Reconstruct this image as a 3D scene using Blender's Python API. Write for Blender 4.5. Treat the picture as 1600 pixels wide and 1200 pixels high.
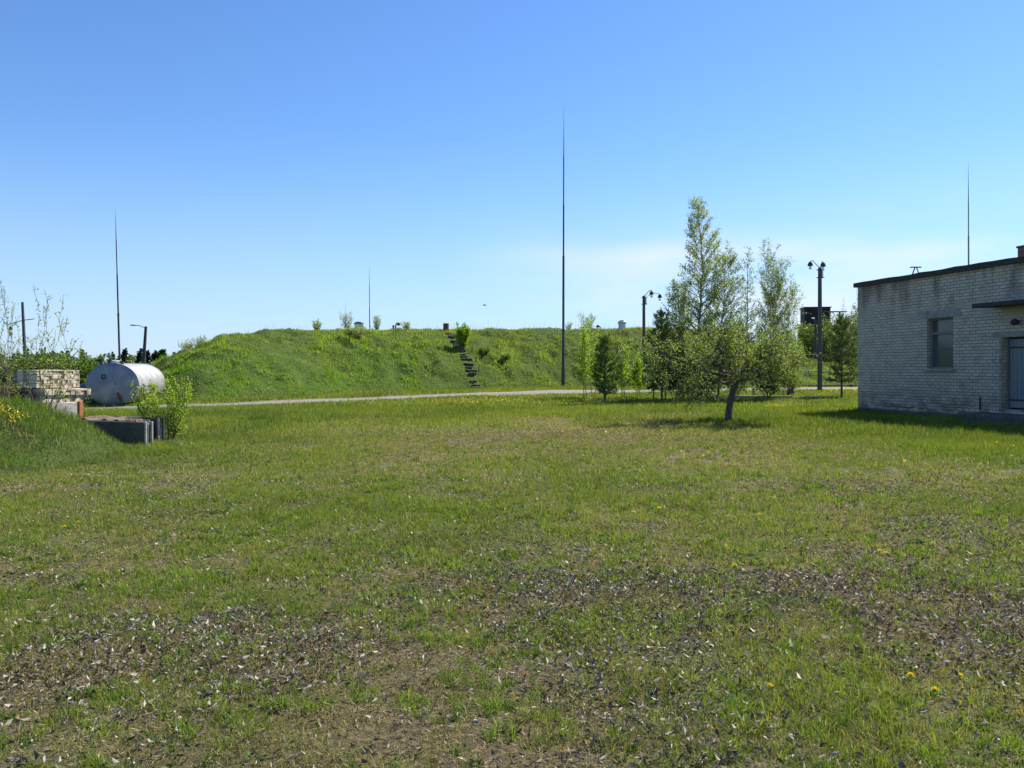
import bpy, math, random
import numpy as np
from mathutils import Vector, Matrix

for o in list(bpy.data.objects):
    bpy.data.objects.remove(o, do_unlink=True)
S = bpy.context.scene
COL = S.collection
R = math.radians
# ------------------------------------------------------------------ camera
FPX, HZ, EYE = 1294.0, 577.0, 1.6
cd = bpy.data.cameras.new('camera'); cam = bpy.data.objects.new('camera', cd); COL.objects.link(cam)
cam.location = (0, 0, EYE); cam.rotation_euler = (R(90), 0, 0)
cd.sensor_width = 36; cd.lens = 36*FPX/1600; cd.shift_y = -(600-HZ)/1600
cd.clip_start = 0.05; cd.clip_end = 12000
S.camera = cam
S.render.resolution_x = 1024; S.render.resolution_y = 768
# ------------------------------------------------------------------ light
SUN_EL, SUN_AZ = R(47.5), R(51)          # azimuth clockwise from +Y
sdir = Vector((math.sin(SUN_AZ)*math.cos(SUN_EL), math.cos(SUN_AZ)*math.cos(SUN_EL), math.sin(SUN_EL)))
sd = bpy.data.lights.new('sun', 'SUN'); sun = bpy.data.objects.new('sun', sd); COL.objects.link(sun)
sun.rotation_euler = sdir.to_track_quat('Z', 'Y').to_euler()
sd.energy = 5.0; sd.angle = R(0.53); sd.color = (1.0, 0.95, 0.84)
W = bpy.data.worlds.new('World'); S.world = W; W.use_nodes = True
nt = W.node_tree; nt.nodes.clear()
def N(nt, t, **kw):
    n = nt.nodes.new(t)
    for k, v in kw.items():
        if k[0] == 'i' and k[1:].isdigit(): n.inputs[int(k[1:])].default_value = v
        else: setattr(n, k, v)
    return n
sky = N(nt, 'ShaderNodeTexSky', sky_type='NISHITA', sun_disc=False, sun_elevation=SUN_EL, sun_rotation=SUN_AZ,
        altitude=50, air_density=1.0, dust_density=0.12, ozone_density=2.6)
bg = N(nt, 'ShaderNodeBackground'); bg.inputs[1].default_value = 0.081
out = N(nt, 'ShaderNodeOutputWorld')
# thin high cirrus low in the sky
tc = N(nt, 'ShaderNodeTexCoord'); sep = N(nt, 'ShaderNodeSeparateXYZ')
mp = N(nt, 'ShaderNodeMapping'); mp.inputs['Scale'].default_value = (1.7, 1.7, 8); mp.inputs['Rotation'].default_value = (0, R(-5), 0)
nz = N(nt, 'ShaderNodeTexNoise'); nz.inputs['Scale'].default_value = 1.5; nz.inputs['Detail'].default_value = 7; nz.inputs['Roughness'].default_value = .52
rp = N(nt, 'ShaderNodeMapRange'); rp.inputs[1].default_value = .4; rp.inputs[2].default_value = .64
band = N(nt, 'ShaderNodeFloatCurve'); c = band.mapping.curves[0]
c.points[0].location = (0, .9); c.points[1].location = (1, 0)
for a, b in ((.09, .8), (.135, .6), (.17, .12), (.24, 0)): c.points.new(a, b)
band.mapping.update()
az = N(nt, 'ShaderNodeMapRange'); az.inputs[1].default_value = -.08; az.inputs[2].default_value = .16
mul = N(nt, 'ShaderNodeMath', operation='MULTIPLY'); mul2 = N(nt, 'ShaderNodeMath', operation='MULTIPLY')
mul3 = N(nt, 'ShaderNodeMath', operation='MULTIPLY'); mul3.inputs[1].default_value = 1.0
mix = N(nt, 'ShaderNodeMix', data_type='RGBA')
cl = N(nt, 'ShaderNodeMix', data_type='RGBA'); 
L = nt.links.new
L(tc.outputs['Generated'], sep.inputs[0]); L(tc.outputs['Generated'], mp.inputs[0]); L(mp.outputs[0], nz.inputs['Vector'])
L(nz.outputs[0], rp.inputs[0]); L(sep.outputs[2], band.inputs[1]); L(sep.outputs[0], az.inputs[0])
L(rp.outputs[0], mul.inputs[0]); L(band.outputs[0], mul.inputs[1]); L(mul.outputs[0], mul2.inputs[0]); L(az.outputs[0], mul2.inputs[1])
L(mul2.outputs[0], mul3.inputs[0]); L(mul3.outputs[0], mix.inputs[0])
SKYTINT = N(nt, 'ShaderNodeHueSaturation'); SKYTINT.inputs['Saturation'].default_value = 1.06; SKYTINT.inputs['Value'].default_value = 1.0
TN = N(nt, 'ShaderNodeMix', data_type='RGBA', blend_type='MULTIPLY'); TN.inputs[0].default_value = 1; TN.inputs[7].default_value = (.78, .92, 1.14, 1)
L(sky.outputs[0], TN.inputs[6]); L(TN.outputs[2], SKYTINT.inputs['Color'])
HZN = N(nt, 'ShaderNodeMix', data_type='RGBA'); HM = N(nt, 'ShaderNodeMapRange', interpolation_type='SMOOTHSTEP'); HM.inputs[1].default_value = .28; HM.inputs[2].default_value = -.06; HM.inputs[3].default_value = 0; HM.inputs[4].default_value = .75
L(sep.outputs[2], HM.inputs[0]); L(HM.outputs[0], HZN.inputs[0]); L(SKYTINT.outputs[0], HZN.inputs[6]); HZN.inputs[7].default_value = (3.3, 4.45, 6.2, 1)
L(HZN.outputs[2], mix.inputs[6]); mix.inputs[7].default_value = (5.9, 6.2, 6.9, 1)
L(mix.outputs[2], bg.inputs[0]); L(bg.outputs[0], out.inputs[0])
vs = S.view_settings; vs.view_transform = 'Standard'; vs.look = 'None'; vs.gamma = 1; vs.exposure = 0.97; vs.use_curve_mapping = False
S.cycles.max_bounces = 6; S.cycles.diffuse_bounces = 3; S.cycles.transmission_bounces = 4; S.cycles.transparent_max_bounces = 6
S.cycles.caustics_reflective = False; S.cycles.caustics_refractive = False

# ------------------------------------------------------------------ helpers
def P(px, py, Y): return Vector(((px-800)/FPX*Y, Y, EYE-(py-HZ)/FPX*Y))
def tag(o, label=None, cat=None, group=None, kind=None):
    if label: o['label'] = label
    if cat: o['category'] = cat
    if group: o['group'] = group
    if kind: o['kind'] = kind
    return o
def thing(name, label, cat, loc=(0, 0, 0), rz=0, group=None):
    o = bpy.data.objects.new(name, None); COL.objects.link(o); o.location = loc; o.rotation_euler = (0, 0, rz); o.empty_display_size = .2
    return tag(o, label, cat, group)
def link(name, me, parent=None, smooth=False):
    o = bpy.data.objects.new(name, me); COL.objects.link(o)
    if parent: o.parent = parent
    if smooth:
        me.polygons.foreach_set('use_smooth', np.ones(len(me.polygons), bool))
    return o
def npmesh(name, V, faces_per, mat, colors=None, smooth=False):
    """V (n,3); faces_per: list of (F,k) int arrays"""
    me = bpy.data.meshes.new(name)
    V = np.asarray(V, np.float32); me.vertices.add(len(V)); me.vertices.foreach_set('co', V.ravel())
    loops = np.concatenate([f.ravel() for f in faces_per]).astype(np.int32)
    starts = []; off = 0
    for f in faces_per:
        starts.append(np.arange(len(f))*f.shape[1]+off); off += f.size
    starts = np.concatenate(starts).astype(np.int32)
    me.loops.add(len(loops)); me.loops.foreach_set('vertex_index', loops)
    me.polygons.add(len(starts)); me.polygons.foreach_set('loop_start', starts)
    if colors is not None:
        a = me.attributes.new('tint', 'FLOAT_COLOR', 'POINT')
        cc = np.ones((len(V), 4), np.float32); cc[:, :3] = colors; a.data.foreach_set('color', cc.ravel())
    me.update(calc_edges=True)
    if smooth: me.polygons.foreach_set('use_smooth', np.ones(len(me.polygons), bool))
    me.materials.append(mat)
    return me
class MB:
    def __init__(s): s.v = []; s.f = []; s.M = Matrix.Identity(4)
    def add(s, vs, fs):
        b = len(s.v); s.v += [tuple(s.M @ Vector(v)) for v in vs]; s.f += [tuple(b+i for i in f) for f in fs]
    def box(s, c, d, rot=None, bev=0.0):
        x, y, z = [k/2 for k in d]; c = Vector(c); Rm = rot or Matrix.Identity(3)
        if bev <= 0:
            vs = [c+Rm @ Vector((sx*x, sy*y, sz*z)) for sz in (-1, 1) for sx, sy in ((-1, -1), (1, -1), (1, 1), (-1, 1))]
            s.add(vs, [(3, 2, 1, 0), (4, 5, 6, 7), (0, 1, 5, 4), (1, 2, 6, 5), (2, 3, 7, 6), (3, 0, 4, 7)])
        else:
            b = min(bev, x*.9, y*.9, z*.9)
            rings = []
            for zz, e in ((-z, b), (-z+b, 0), (z-b, 0), (z, b)):
                X, Yy = x-e, y-e
                rings.append([(-X+b*(e == 0), -Yy, zz), (X-b*(e == 0), -Yy, zz), (X, -Yy+b*(e == 0), zz), (X, Yy-b*(e == 0), zz), (X-b*(e == 0), Yy, zz), (-X+b*(e == 0), Yy, zz), (-X, Yy-b*(e == 0), zz), (-X, -Yy+b*(e == 0), zz)])
            vs = [c+Rm @ Vector(p) for r in rings for p in r]; fs = []
            for k in range(3):
                for i in range(8): j = (i+1) % 8; fs.append((k*8+i, k*8+j, k*8+8+j, k*8+8+i))
            fs.append(tuple(range(7, -1, -1))); fs.append(tuple(range(24, 32)))
            s.add(vs, fs)
        return s
    def tube(s, pts, rad, n=6, cap=True):
        pts = [Vector(p) for p in pts]; m = len(pts)
        if not hasattr(rad, '__len__'): rad = [rad]*m
        up = Vector((.13, .27, .95)); vs = []
        for i, p in enumerate(pts):
            d = (pts[min(i+1, m-1)]-pts[max(i-1, 0)])
            if d.length < 1e-9: d = Vector((0, 0, 1))
            d.normalize(); a = d.cross(up if abs(d.dot(up)) < .95 else Vector((1, 0, 0))).normalized(); b = d.cross(a)
            for k in range(n):
                t = 2*math.pi*k/n; vs.append(p+(a*math.cos(t)+b*math.sin(t))*rad[i])
        fs = [(i*n+k, i*n+(k+1) % n, (i+1)*n+(k+1) % n, (i+1)*n+k) for i in range(m-1) for k in range(n)]
        if cap: fs += [tuple(range(n-1, -1, -1)), tuple((m-1)*n+k for k in range(n))]
        s.add(vs, fs); return s
    def lathe(s, prof, n=24, c=(0, 0, 0), sx=1, sy=1):
        c = Vector(c); vs = [c+Vector((r*math.cos(2*math.pi*k/n)*sx, r*math.sin(2*math.pi*k/n)*sy, z)) for r, z in prof for k in range(n)]
        m = len(prof); fs = [(i*n+k, i*n+(k+1) % n, (i+1)*n+(k+1) % n, (i+1)*n+k) for i in range(m-1) for k in range(n)]
        if prof[0][0] > 1e-6: fs.append(tuple(range(n-1, -1, -1)))
        if prof[-1][0] > 1e-6: fs.append(tuple((m-1)*n+k for k in range(n)))
        s.add(vs, fs); return s
    def build(s, name, mat, parent=None, smooth=False):
        me = bpy.data.meshes.new(name); me.from_pydata(s.v, [], s.f); me.materials.append(mat); me.update()
        o = link(name, me, parent)
        if smooth:
            me.polygons.foreach_set('use_smooth', np.ones(len(me.polygons), bool))
            try: me.set_sharp_from_angle(angle=R(35))
            except Exception: pass
        return o
# numpy value noise
def vnoise(x, y, sc, seed=0):
    x = np.asarray(x, float)/sc+1000.3; y = np.asarray(y, float)/sc+1000.7
    xi = np.floor(x).astype(np.int64); yi = np.floor(y).astype(np.int64); fx = x-xi; fy = y-yi
    fx = fx*fx*(3-2*fx); fy = fy*fy*(3-2*fy)
    def h(a, b):
        n = (a*374761393+b*668265263+seed*982451653) & 0xffffffff
        n = ((n ^ (n >> 13))*1274126177) & 0xffffffff
        return ((n ^ (n >> 16)) & 0xffff)/65535.0
    return (h(xi, yi)*(1-fx)+h(xi+1, yi)*fx)*(1-fy)+(h(xi, yi+1)*(1-fx)+h(xi+1, yi+1)*fx)*fy
def fbm(x, y, sc, seed=0, o=4):
    t = 0; a = .5; n = 0
    for i in range(o): t = t+a*vnoise(x, y, sc/2**i, seed+i*7); n += a; a *= .5
    return t/n
def ss(a, b, x): t = np.clip((np.asarray(x, float)-a)/(b-a), 0, 1); return t*t*(3-2*t)

# ------------------------------------------------------------------ materials
def mat(name):
    m = bpy.data.materials.new(name); m.use_nodes = True; m.node_tree.nodes.clear(); return m, m.node_tree
def ramp(nt, stops):
    r = nt.nodes.new('ShaderNodeValToRGB'); e = r.color_ramp.elements
    e[0].position, e[0].color = stops[0][0], (*stops[0][1], 1); e[1].position, e[1].color = stops[-1][0], (*stops[-1][1], 1)
    for p, c in stops[1:-1]: k = e.new(p); k.color = (*c, 1)
    return r
def surf(name, c1, c2, scale=8, rough=.8, metal=0, bump=.2, bdist=.01, detail=6, c3=None, s3=1.5, amt3=(.5, .7), stretch=(1, 1, 1), coat=0, spec=.4):
    m, nt = mat(name); L = nt.links.new
    tc = nt.nodes.new('ShaderNodeTexCoord'); mp = nt.nodes.new('ShaderNodeMapping'); mp.inputs['Scale'].default_value = stretch
    L(tc.outputs['Object'], mp.inputs[0])
    nz = nt.nodes.new('ShaderNodeTexNoise'); nz.inputs['Scale'].default_value = scale; nz.inputs['Detail'].default_value = detail; nz.inputs['Roughness'].default_value = .65
    L(mp.outputs[0], nz.inputs['Vector'])
    r = ramp(nt, [(.3, c1), (.7, c2)]); L(nz.outputs[0], r.inputs[0]); col = r.outputs[0]
    if c3:
        n3 = nt.nodes.new('ShaderNodeTexNoise'); n3.inputs['Scale'].default_value = s3; n3.inputs['Detail'].default_value = 5; L(mp.outputs[0], n3.inputs['Vector'])
        mr = nt.nodes.new('ShaderNodeMapRange'); mr.inputs[1].default_value, mr.inputs[2].default_value = amt3; L(n3.outputs[0], mr.inputs[0])
        mx = nt.nodes.new('ShaderNodeMix'); mx.data_type = 'RGBA'; L(mr.outputs[0], mx.inputs[0]); L(col, mx.inputs[6]); mx.inputs[7].default_value = (*c3, 1); col = mx.outputs[2]
    b = nt.nodes.new('ShaderNodeBsdfPrincipled'); L(col, b.inputs['Base Color']); b.inputs['Roughness'].default_value = rough; b.inputs['Metallic'].default_value = metal
    b.inputs['Specular IOR Level'].default_value = spec
    bp = nt.nodes.new('ShaderNodeBump'); bp.inputs['Strength'].default_value = bump; bp.inputs['Distance'].default_value = bdist
    L(nz.outputs[0], bp.inputs['Height']); L(bp.outputs[0], b.inputs['Normal'])
    o = nt.nodes.new('ShaderNodeOutputMaterial'); L(b.outputs[0], o.inputs[0]); return m
def leafmat(name, trans=.4, rough=.5, spec=.3, tmul=(1.25, 1.3, .6)):
    m, nt = mat(name); L = nt.links.new
    a = nt.nodes.new('ShaderNodeAttribute'); a.attribute_name = 'tint'
    b = nt.nodes.new('ShaderNodeBsdfPrincipled'); L(a.outputs['Color'], b.inputs['Base Color']); b.inputs['Roughness'].default_value = rough; b.inputs['Specular IOR Level'].default_value = spec
    t = nt.nodes.new('ShaderNodeBsdfTranslucent')
    mu = nt.nodes.new('ShaderNodeMix'); mu.data_type = 'RGBA'; mu.blend_type = 'MULTIPLY'; mu.inputs[0].default_value = 1; L(a.outputs['Color'], mu.inputs[6]); mu.inputs[7].default_value = (*tmul, 1); L(mu.outputs[2], t.inputs[0])
    mx = nt.nodes.new('ShaderNodeMixShader'); mx.inputs[0].default_value = trans; L(b.outputs[0], mx.inputs[1]); L(t.outputs[0], mx.inputs[2])
    o = nt.nodes.new('ShaderNodeOutputMaterial'); L(mx.outputs[0], o.inputs[0]); return m
M = {}
M['grass'] = leafmat('grass', .45, .5, .25, (1.35, 1.25, .5))
M['leaf'] = leafmat('leaf', .5, .5, .3, (1.25, 1.3, .5))
M['needle'] = leafmat('needle', .25, .6, .2, (1, 1, .6))
M['litter'] = leafmat('dry_leaf', .15, .75, .15, (1, .9, .7))
M['petal'] = leafmat('petal', .25, .5, .3, (1, 1, 1))
M['bark'] = surf('bark', (.05, .042, .034), (.13, .115, .1), 25, .9, bump=.6, bdist=.01, stretch=(1, 1, .25))
M['bark_pale'] = surf('pale_bark', (.09, .085, .07), (.24, .23, .2), 12, .85, bump=.4)
M['twig'] = surf('twig_bark', (.08, .06, .045), (.16, .13, .1), 12, .85, bump=.3)
M['concrete'] = surf('concrete', (.16, .155, .14), (.36, .345, .31), 9, .9, bump=.5, c3=(.09, .085, .07), s3=2.2, amt3=(.45, .68))
M['concrete_dark'] = surf('dark_concrete', (.06, .057, .05), (.14, .13, .115), 10, .92, bump=.5, c3=(.05, .05, .04), s3=2.5)
M['concrete_pale'] = surf('pale_concrete', (.3, .28, .24), (.5, .47, .42), 14, .9, bump=.5, c3=(.18, .17, .14), s3=4)
M['pole'] = surf('weathered_pole', (.06, .053, .05), (.12, .11, .1), 8, .85, bump=.3, stretch=(1, 1, .2))
M['dark_metal'] = surf('dark_metal', (.03, .03, .035), (.07, .065, .07), 10, .55, .3, .1)
M['lightning'] = surf('painted_mast', (.035, .035, .04), (.075, .07, .075), 6, .5, .3, .1)
M['mast_pale'] = surf('pale_mast', (.16, .16, .17), (.28, .28, .29), 6, .5, .3, .1)
M['galv'] = surf('galvanised', (.42, .43, .45), (.6, .6, .6), 10, .45, .6, .1, c3=(.3, .28, .26), s3=3)
M['rust'] = surf('rust', (.09, .04, .025), (.2, .1, .06), 12, .85, .1, .4)
M['brickred'] = surf('red_brick', (.36, .11, .05), (.5, .18, .09), 20, .9, bump=.4)
M['wood'] = surf('grey_wood', (.13, .12, .105), (.28, .26, .23), 12, .85, bump=.4, stretch=(1, 6, 6))
M['felt'] = surf('roof_felt', (.025, .023, .022), (.06, .055, .05), 12, .9, bump=.5)
M['soil'] = surf('soil', (.05, .035, .025), (.13, .095, .065), 12, .95, bump=.8, bdist=.03)
M['black'] = surf('backlit_boards', (.012, .011, .012), (.03, .026, .026), 4, .7, 0, .2, stretch=(6, 6, 1))  # near-black tone is backlit shade put into the board colour
m, nt = mat('glass_pane'); b = nt.nodes.new('ShaderNodeBsdfPrincipled'); b.inputs['Base Color'].default_value = (.08, .09, .09, 1); b.inputs['Roughness'].default_value = .1; b.inputs['Specular IOR Level'].default_value = .5  # grey base colour stands in for reflection in the glass
o = nt.nodes.new('ShaderNodeOutputMaterial'); nt.links.new(b.outputs[0], o.inputs[0]); M['glass'] = m
m, nt = mat('lamp_glass'); b = nt.nodes.new('ShaderNodeBsdfPrincipled'); b.inputs['Base Color'].default_value = (.75, .78, .8, 1); b.inputs['Roughness'].default_value = .15; b.inputs['Transmission Weight'].default_value = .6
o = nt.nodes.new('ShaderNodeOutputMaterial'); nt.links.new(b.outputs[0], o.inputs[0]); M['lampglass'] = m

def brickmat(name, c1, c2, mortar, bw=.26, bh=.1, stains=True, H=4.8):
    m, nt = mat(name); L = nt.links.new
    tc = nt.nodes.new('ShaderNodeTexCoord'); sp = nt.nodes.new('ShaderNodeSeparateXYZ'); cb = nt.nodes.new('ShaderNodeCombineXYZ')
    ad = nt.nodes.new('ShaderNodeMath'); ad.operation = 'ADD'
    L(tc.outputs['Object'], sp.inputs[0]); L(sp.outputs[0], ad.inputs[0]); L(sp.outputs[1], ad.inputs[1]); L(ad.outputs[0], cb.inputs[0]); L(sp.outputs[2], cb.inputs[1])
    # slight waver so courses are not ruler straight
    wv = nt.nodes.new('ShaderNodeTexNoise'); wv.inputs['Scale'].default_value = 1.3; L(tc.outputs['Object'], wv.inputs['Vector'])
    vm = nt.nodes.new('ShaderNodeVectorMath'); vm.operation = 'MULTIPLY_ADD'; L(wv.outputs['Color'], vm.inputs[0]); vm.inputs[1].default_value = (.03, .022, 0); L(cb.outputs[0], vm.inputs[2])
    br = nt.nodes.new('ShaderNodeTexBrick'); L(vm.outputs[0], br.inputs['Vector'])
    br.inputs['Scale'].default_value = 1; br.inputs['Brick Width'].default_value = bw; br.inputs['Row Height'].default_value = bh; br.inputs['Mortar Size'].default_value = .0095
    br.inputs['Mortar Smooth'].default_value = .25; br.inputs['Bias'].default_value = 0
    br.inputs['Color1'].default_value = (*c1, 1); br.inputs['Color2'].default_value = (*c2, 1); br.inputs['Mortar'].default_value = (*mortar, 1)
    col = br.outputs[0]
    def mixc(fac, colour, prev, mode='MIX'):
        mx = nt.nodes.new('ShaderNodeMix'); mx.data_type = 'RGBA'; mx.blend_type = mode; L(fac, mx.inputs[0]); L(prev, mx.inputs[6]); mx.inputs[7].default_value = (*colour, 1); return mx.outputs[2]
    def noise(sc, lo, hi, stretch=(1, 1, 1), det=5, w=0):
        mp = nt.nodes.new('ShaderNodeMapping'); mp.inputs['Scale'].default_value = stretch; mp.inputs['Location'].default_value = (w, w, w); L(tc.outputs['Object'], mp.inputs[0])
        n = nt.nodes.new('ShaderNodeTexNoise'); n.inputs['Scale'].default_value = sc; n.inputs['Detail'].default_value = det; L(mp.outputs[0], n.inputs['Vector'])
        r = nt.nodes.new('ShaderNodeMapRange'); r.inputs[1].default_value = lo; r.inputs[2].default_value = hi; L(n.outputs[0], r.inputs[0]); return r.outputs[0]
    col = mixc(noise(28, .5, .9), (.72, .7, .68), col, 'MULTIPLY')
    col = mixc(noise(3, .5, .75, w=3), (.7, .68, .62), col, 'MULTIPLY')
    if stains:
        def zmask(a, b_, f):
            r = nt.nodes.new('ShaderNodeMapRange'); r.inputs[1].default_value = a; r.inputs[2].default_value = b_; L(sp.outputs[2], r.inputs[0])
            mu = nt.nodes.new('ShaderNodeMath'); mu.operation = 'MULTIPLY'; L(r.outputs[0], mu.inputs[0]); L(f, mu.inputs[1]); return mu.outputs[0]
        col = mixc(zmask(H-1.7, H-.5, noise(1.1, .47, .62, (1.6, 1.6, .5))), (.46, .44, .4), col, 'MULTIPLY')   # wet streaks under the parapet
        col = mixc(zmask(1.1, .3, noise(2.2, .42, .6, (1, 1, 2.5), w=9)), (.5, .4, .36), col, 'MULTIPLY')          # spalled brown courses low down
        col = mixc(zmask(2.7, 3.3, zmask(4.0, 3.7, noise(1.5, .52, .64, (1, 1, 1.5), w=5))), (.33, .32, .28), col)    # lime bloom
    b = nt.nodes.new('ShaderNodeBsdfPrincipled'); L(col, b.inputs['Base Color']); b.inputs['Roughness'].default_value = .88
    bp = nt.nodes.new('ShaderNodeBump'); bp.inputs['Strength'].default_value = .8; bp.inputs['Distance'].default_value = .012; bp.invert = True
    L(br.outputs['Fac'], bp.inputs['Height']); L(bp.outputs[0], b.inputs['Normal'])
    o = nt.nodes.new('ShaderNodeOutputMaterial'); L(b.outputs[0], o.inputs[0]); return m
M['brick'] = brickmat('white_brick', (.52, .455, .365), (.42, .365, .29), (.17, .15, .12))
M['brick_chim'] = brickmat('chimney_brick', (.3, .15, .1), (.24, .12, .09), (.12, .11, .1), stains=False)

# ------------------------------------------------------------------ terrain
def base_z(x, y):
    z = np.interp(y, [-50, 36, 45, 50, 60, 90, 3000], [0, 0, .14, .25, .39, .45, .45])
    x = np.asarray(x, float); y = np.asarray(y, float)
    far = ss(60, 200, np.abs(x))+ss(100, 300, y)
    z = z + (fbm(x, y, .38, 6, 2)-.5)*.075*(1-ss(12, 16, y)) + (fbm(x, y, 5, 3, 3)-.5)*.16*ss(1.5, 8, np.hypot(x, y)) + (fbm(x, y, .7, 5, 3)-.5)*.05
    return z + (fbm(x, y, 90, 8, 2)-.5)*1.2*np.clip(far, 0, 1)
def bank_h(x, y):
    x = np.asarray(x, float); y = np.asarray(y, float)
    wob = (fbm(x, y, 1.6, 21, 3)-.5)
    h = .95*ss(0, 2.7, -6.75-x+wob*.9)*ss(0, 3.2, y-11.4+wob*1.2)*(1-ss(19.8, 22.5, y))*(1-ss(60, 90, -x))
    dip = ss(15.5, 16.6, y)*ss(-10.6, -9.2, x)
    h = h*(1-.93*dip)*(1-.55*ss(16, 17.5, y)*(1-dip))
    return h + wob*.16*ss(.05, .4, h)
MP = np.array([(-27, 52), (-24, 46.5), (-20, 42.8), (-16, 42.2), (-12.2, 45.5), (-9.0, 50.5), (-3, 55), (3.5, 59.2), (10, 61.5), (18, 62.5), (25, 63), (31, 65), (34, 72), (31, 88), (-10, 84), (-24, 66)], float)
def mound_d(x, y):
    x = np.asarray(x, float); y = np.asarray(y, float)
    d = np.full(x.shape, 1e9); ins = np.zeros(x.shape, bool); n = len(MP)
    for i in range(n):
        a, b = MP[i], MP[(i+1) % n]; ab = b-a
        t = np.clip(((x-a[0])*ab[0]+(y-a[1])*ab[1])/(ab@ab), 0, 1)
        d = np.minimum(d, np.hypot(x-a[0]-t*ab[0], y-a[1]-t*ab[1]))
        c = ((a[1] > y) != (b[1] > y)) & (x < (b[0]-a[0])*(y-a[1])/(b[1]-a[1]+1e-12)+a[0]); ins ^= c
    return np.where(ins, d, -d)
def mound_z(x, y):
    d = mound_d(x, y); x = np.asarray(x, float); y = np.asarray(y, float)
    d = d + (fbm(x, y, 4, 31, 3)-.5)*.9
    zc = np.interp(x, [-27, -20, -16, -9.5, -3, 10, 18.5, 23.5, 27, 34], [1.6, 3.3, 4.3, 4.6, 4.83, 5.12, 5.1, 2.7, 2.3, 2.2])
    zc = zc - .04*np.clip(y-74, 0, 99)
    t = np.clip(d/8.6, 0, 1); p = 1-(1-t)**1.55
    b = base_z(x, y); bump = (fbm(x, y, .8, 41, 3)-.5)*.8+(vnoise(x, y, 2.4, 44)-.5)*.3
    bump = bump*(1-np.exp(-(((x+3.5)*.945+(y-58.7)*.327)/1.1)**2)*(np.abs(y-58.7) < 5))
    return np.where(d > -.6, b-.12+(zc-b)*p+bump*ss(0, 1.5, d)*(1-.6*ss(7, 9, d)), b-.4)
# combined walkable height
def H(x, y):
    b = base_z(x, y)+bank_h(x, y)
    return np.maximum(b, mound_z(x, y))
def h1(x, y): return float(H(np.array([x]), np.array([y]))[0])
PATH = np.array([(-60, 22), (-34, 29.5), (-24, 32.2), (-18, 34), (-12, 38), (-6.7, 43), (-2.5, 46.7), (3, 49.7), (9, 51.6), (15, 53.4), (22, 55), (33, 57.5), (60, 62)], float)
def path_c(x): return np.interp(x, PATH[:, 0], PATH[:, 1])
def on_path(x, y, w=2.15): return np.abs(y-path_c(x)) < w
def cover(x, y):
    """how green the lawn is, 0 bare .. 1 lush"""
    x = np.asarray(x, float); y = np.asarray(y, float)
    c = .46+.85*(fbm(x, y, 1.5, 51, 4)-.3)+.55*(fbm(x, y, 5, 57, 3)-.5)
    c = c + .1*ss(5, 9, y) + .38*ss(3.5, 9, x-.15*y+1.5)*ss(9, 18, y) + .34*ss(26, 32, y)
    c = c - .40*np.exp(-(((x-.5)/7)**2+((y-18.5)/5.5)**2)) - .11*ss(7, 4, y) - .18*np.exp(-(((x+5)/3)**2+((y-11)/1.8)**2))
    c = c + .3*ss(-4, -8, x)*ss(11, 15, y)
    return np.clip(c, 0, 1)

def axis(segs):
    out = []
    for a, b, st in segs: out += list(np.arange(a, b, st))
    return np.array(out)
def geo(a, b, n): return list(np.geomspace(a, b, n))
fx = np.array([-v for v in geo(26, 3500, 28)][::-1]+list(np.arange(-25.75, -9, .25))+list(np.arange(-9, 9, .09))+list(np.arange(9, 25.9, .25))+geo(26, 3500, 28))
fy = np.array(list(np.arange(-30, 2, 2.))+list(np.arange(2, 14, .09))+list(np.arange(14, 46, .3))+list(np.arange(46, 80, .8))+geo(81, 4500, 34))
def grid(name, xs, ys, zf, material, mask=None, attr=None):
    X, Y = np.meshgrid(xs, ys); Z = zf(X, Y); V = np.stack([X, Y, Z], -1).reshape(-1, 3)
    nx, ny = len(xs), len(ys); i = np.arange(nx-1)[None, :]+np.arange(ny-1)[:, None]*nx
    F = np.stack([i, i+1, i+1+nx, i+nx], -1).reshape(-1, 4)
    if mask is not None:
        k = mask(X, Y).reshape(-1); F = F[k[F].any(1)]
        used = np.unique(F); mp = np.zeros(len(V), int); mp[used] = np.arange(len(used)); V = V[used]; F = mp[F]
    cols = None
    if attr is not None:
        a = attr(V[:, 0], V[:, 1]); cols = np.stack([a]*3, -1)
    return link(name, npmesh(name, V, [F], material, cols, True))
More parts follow.
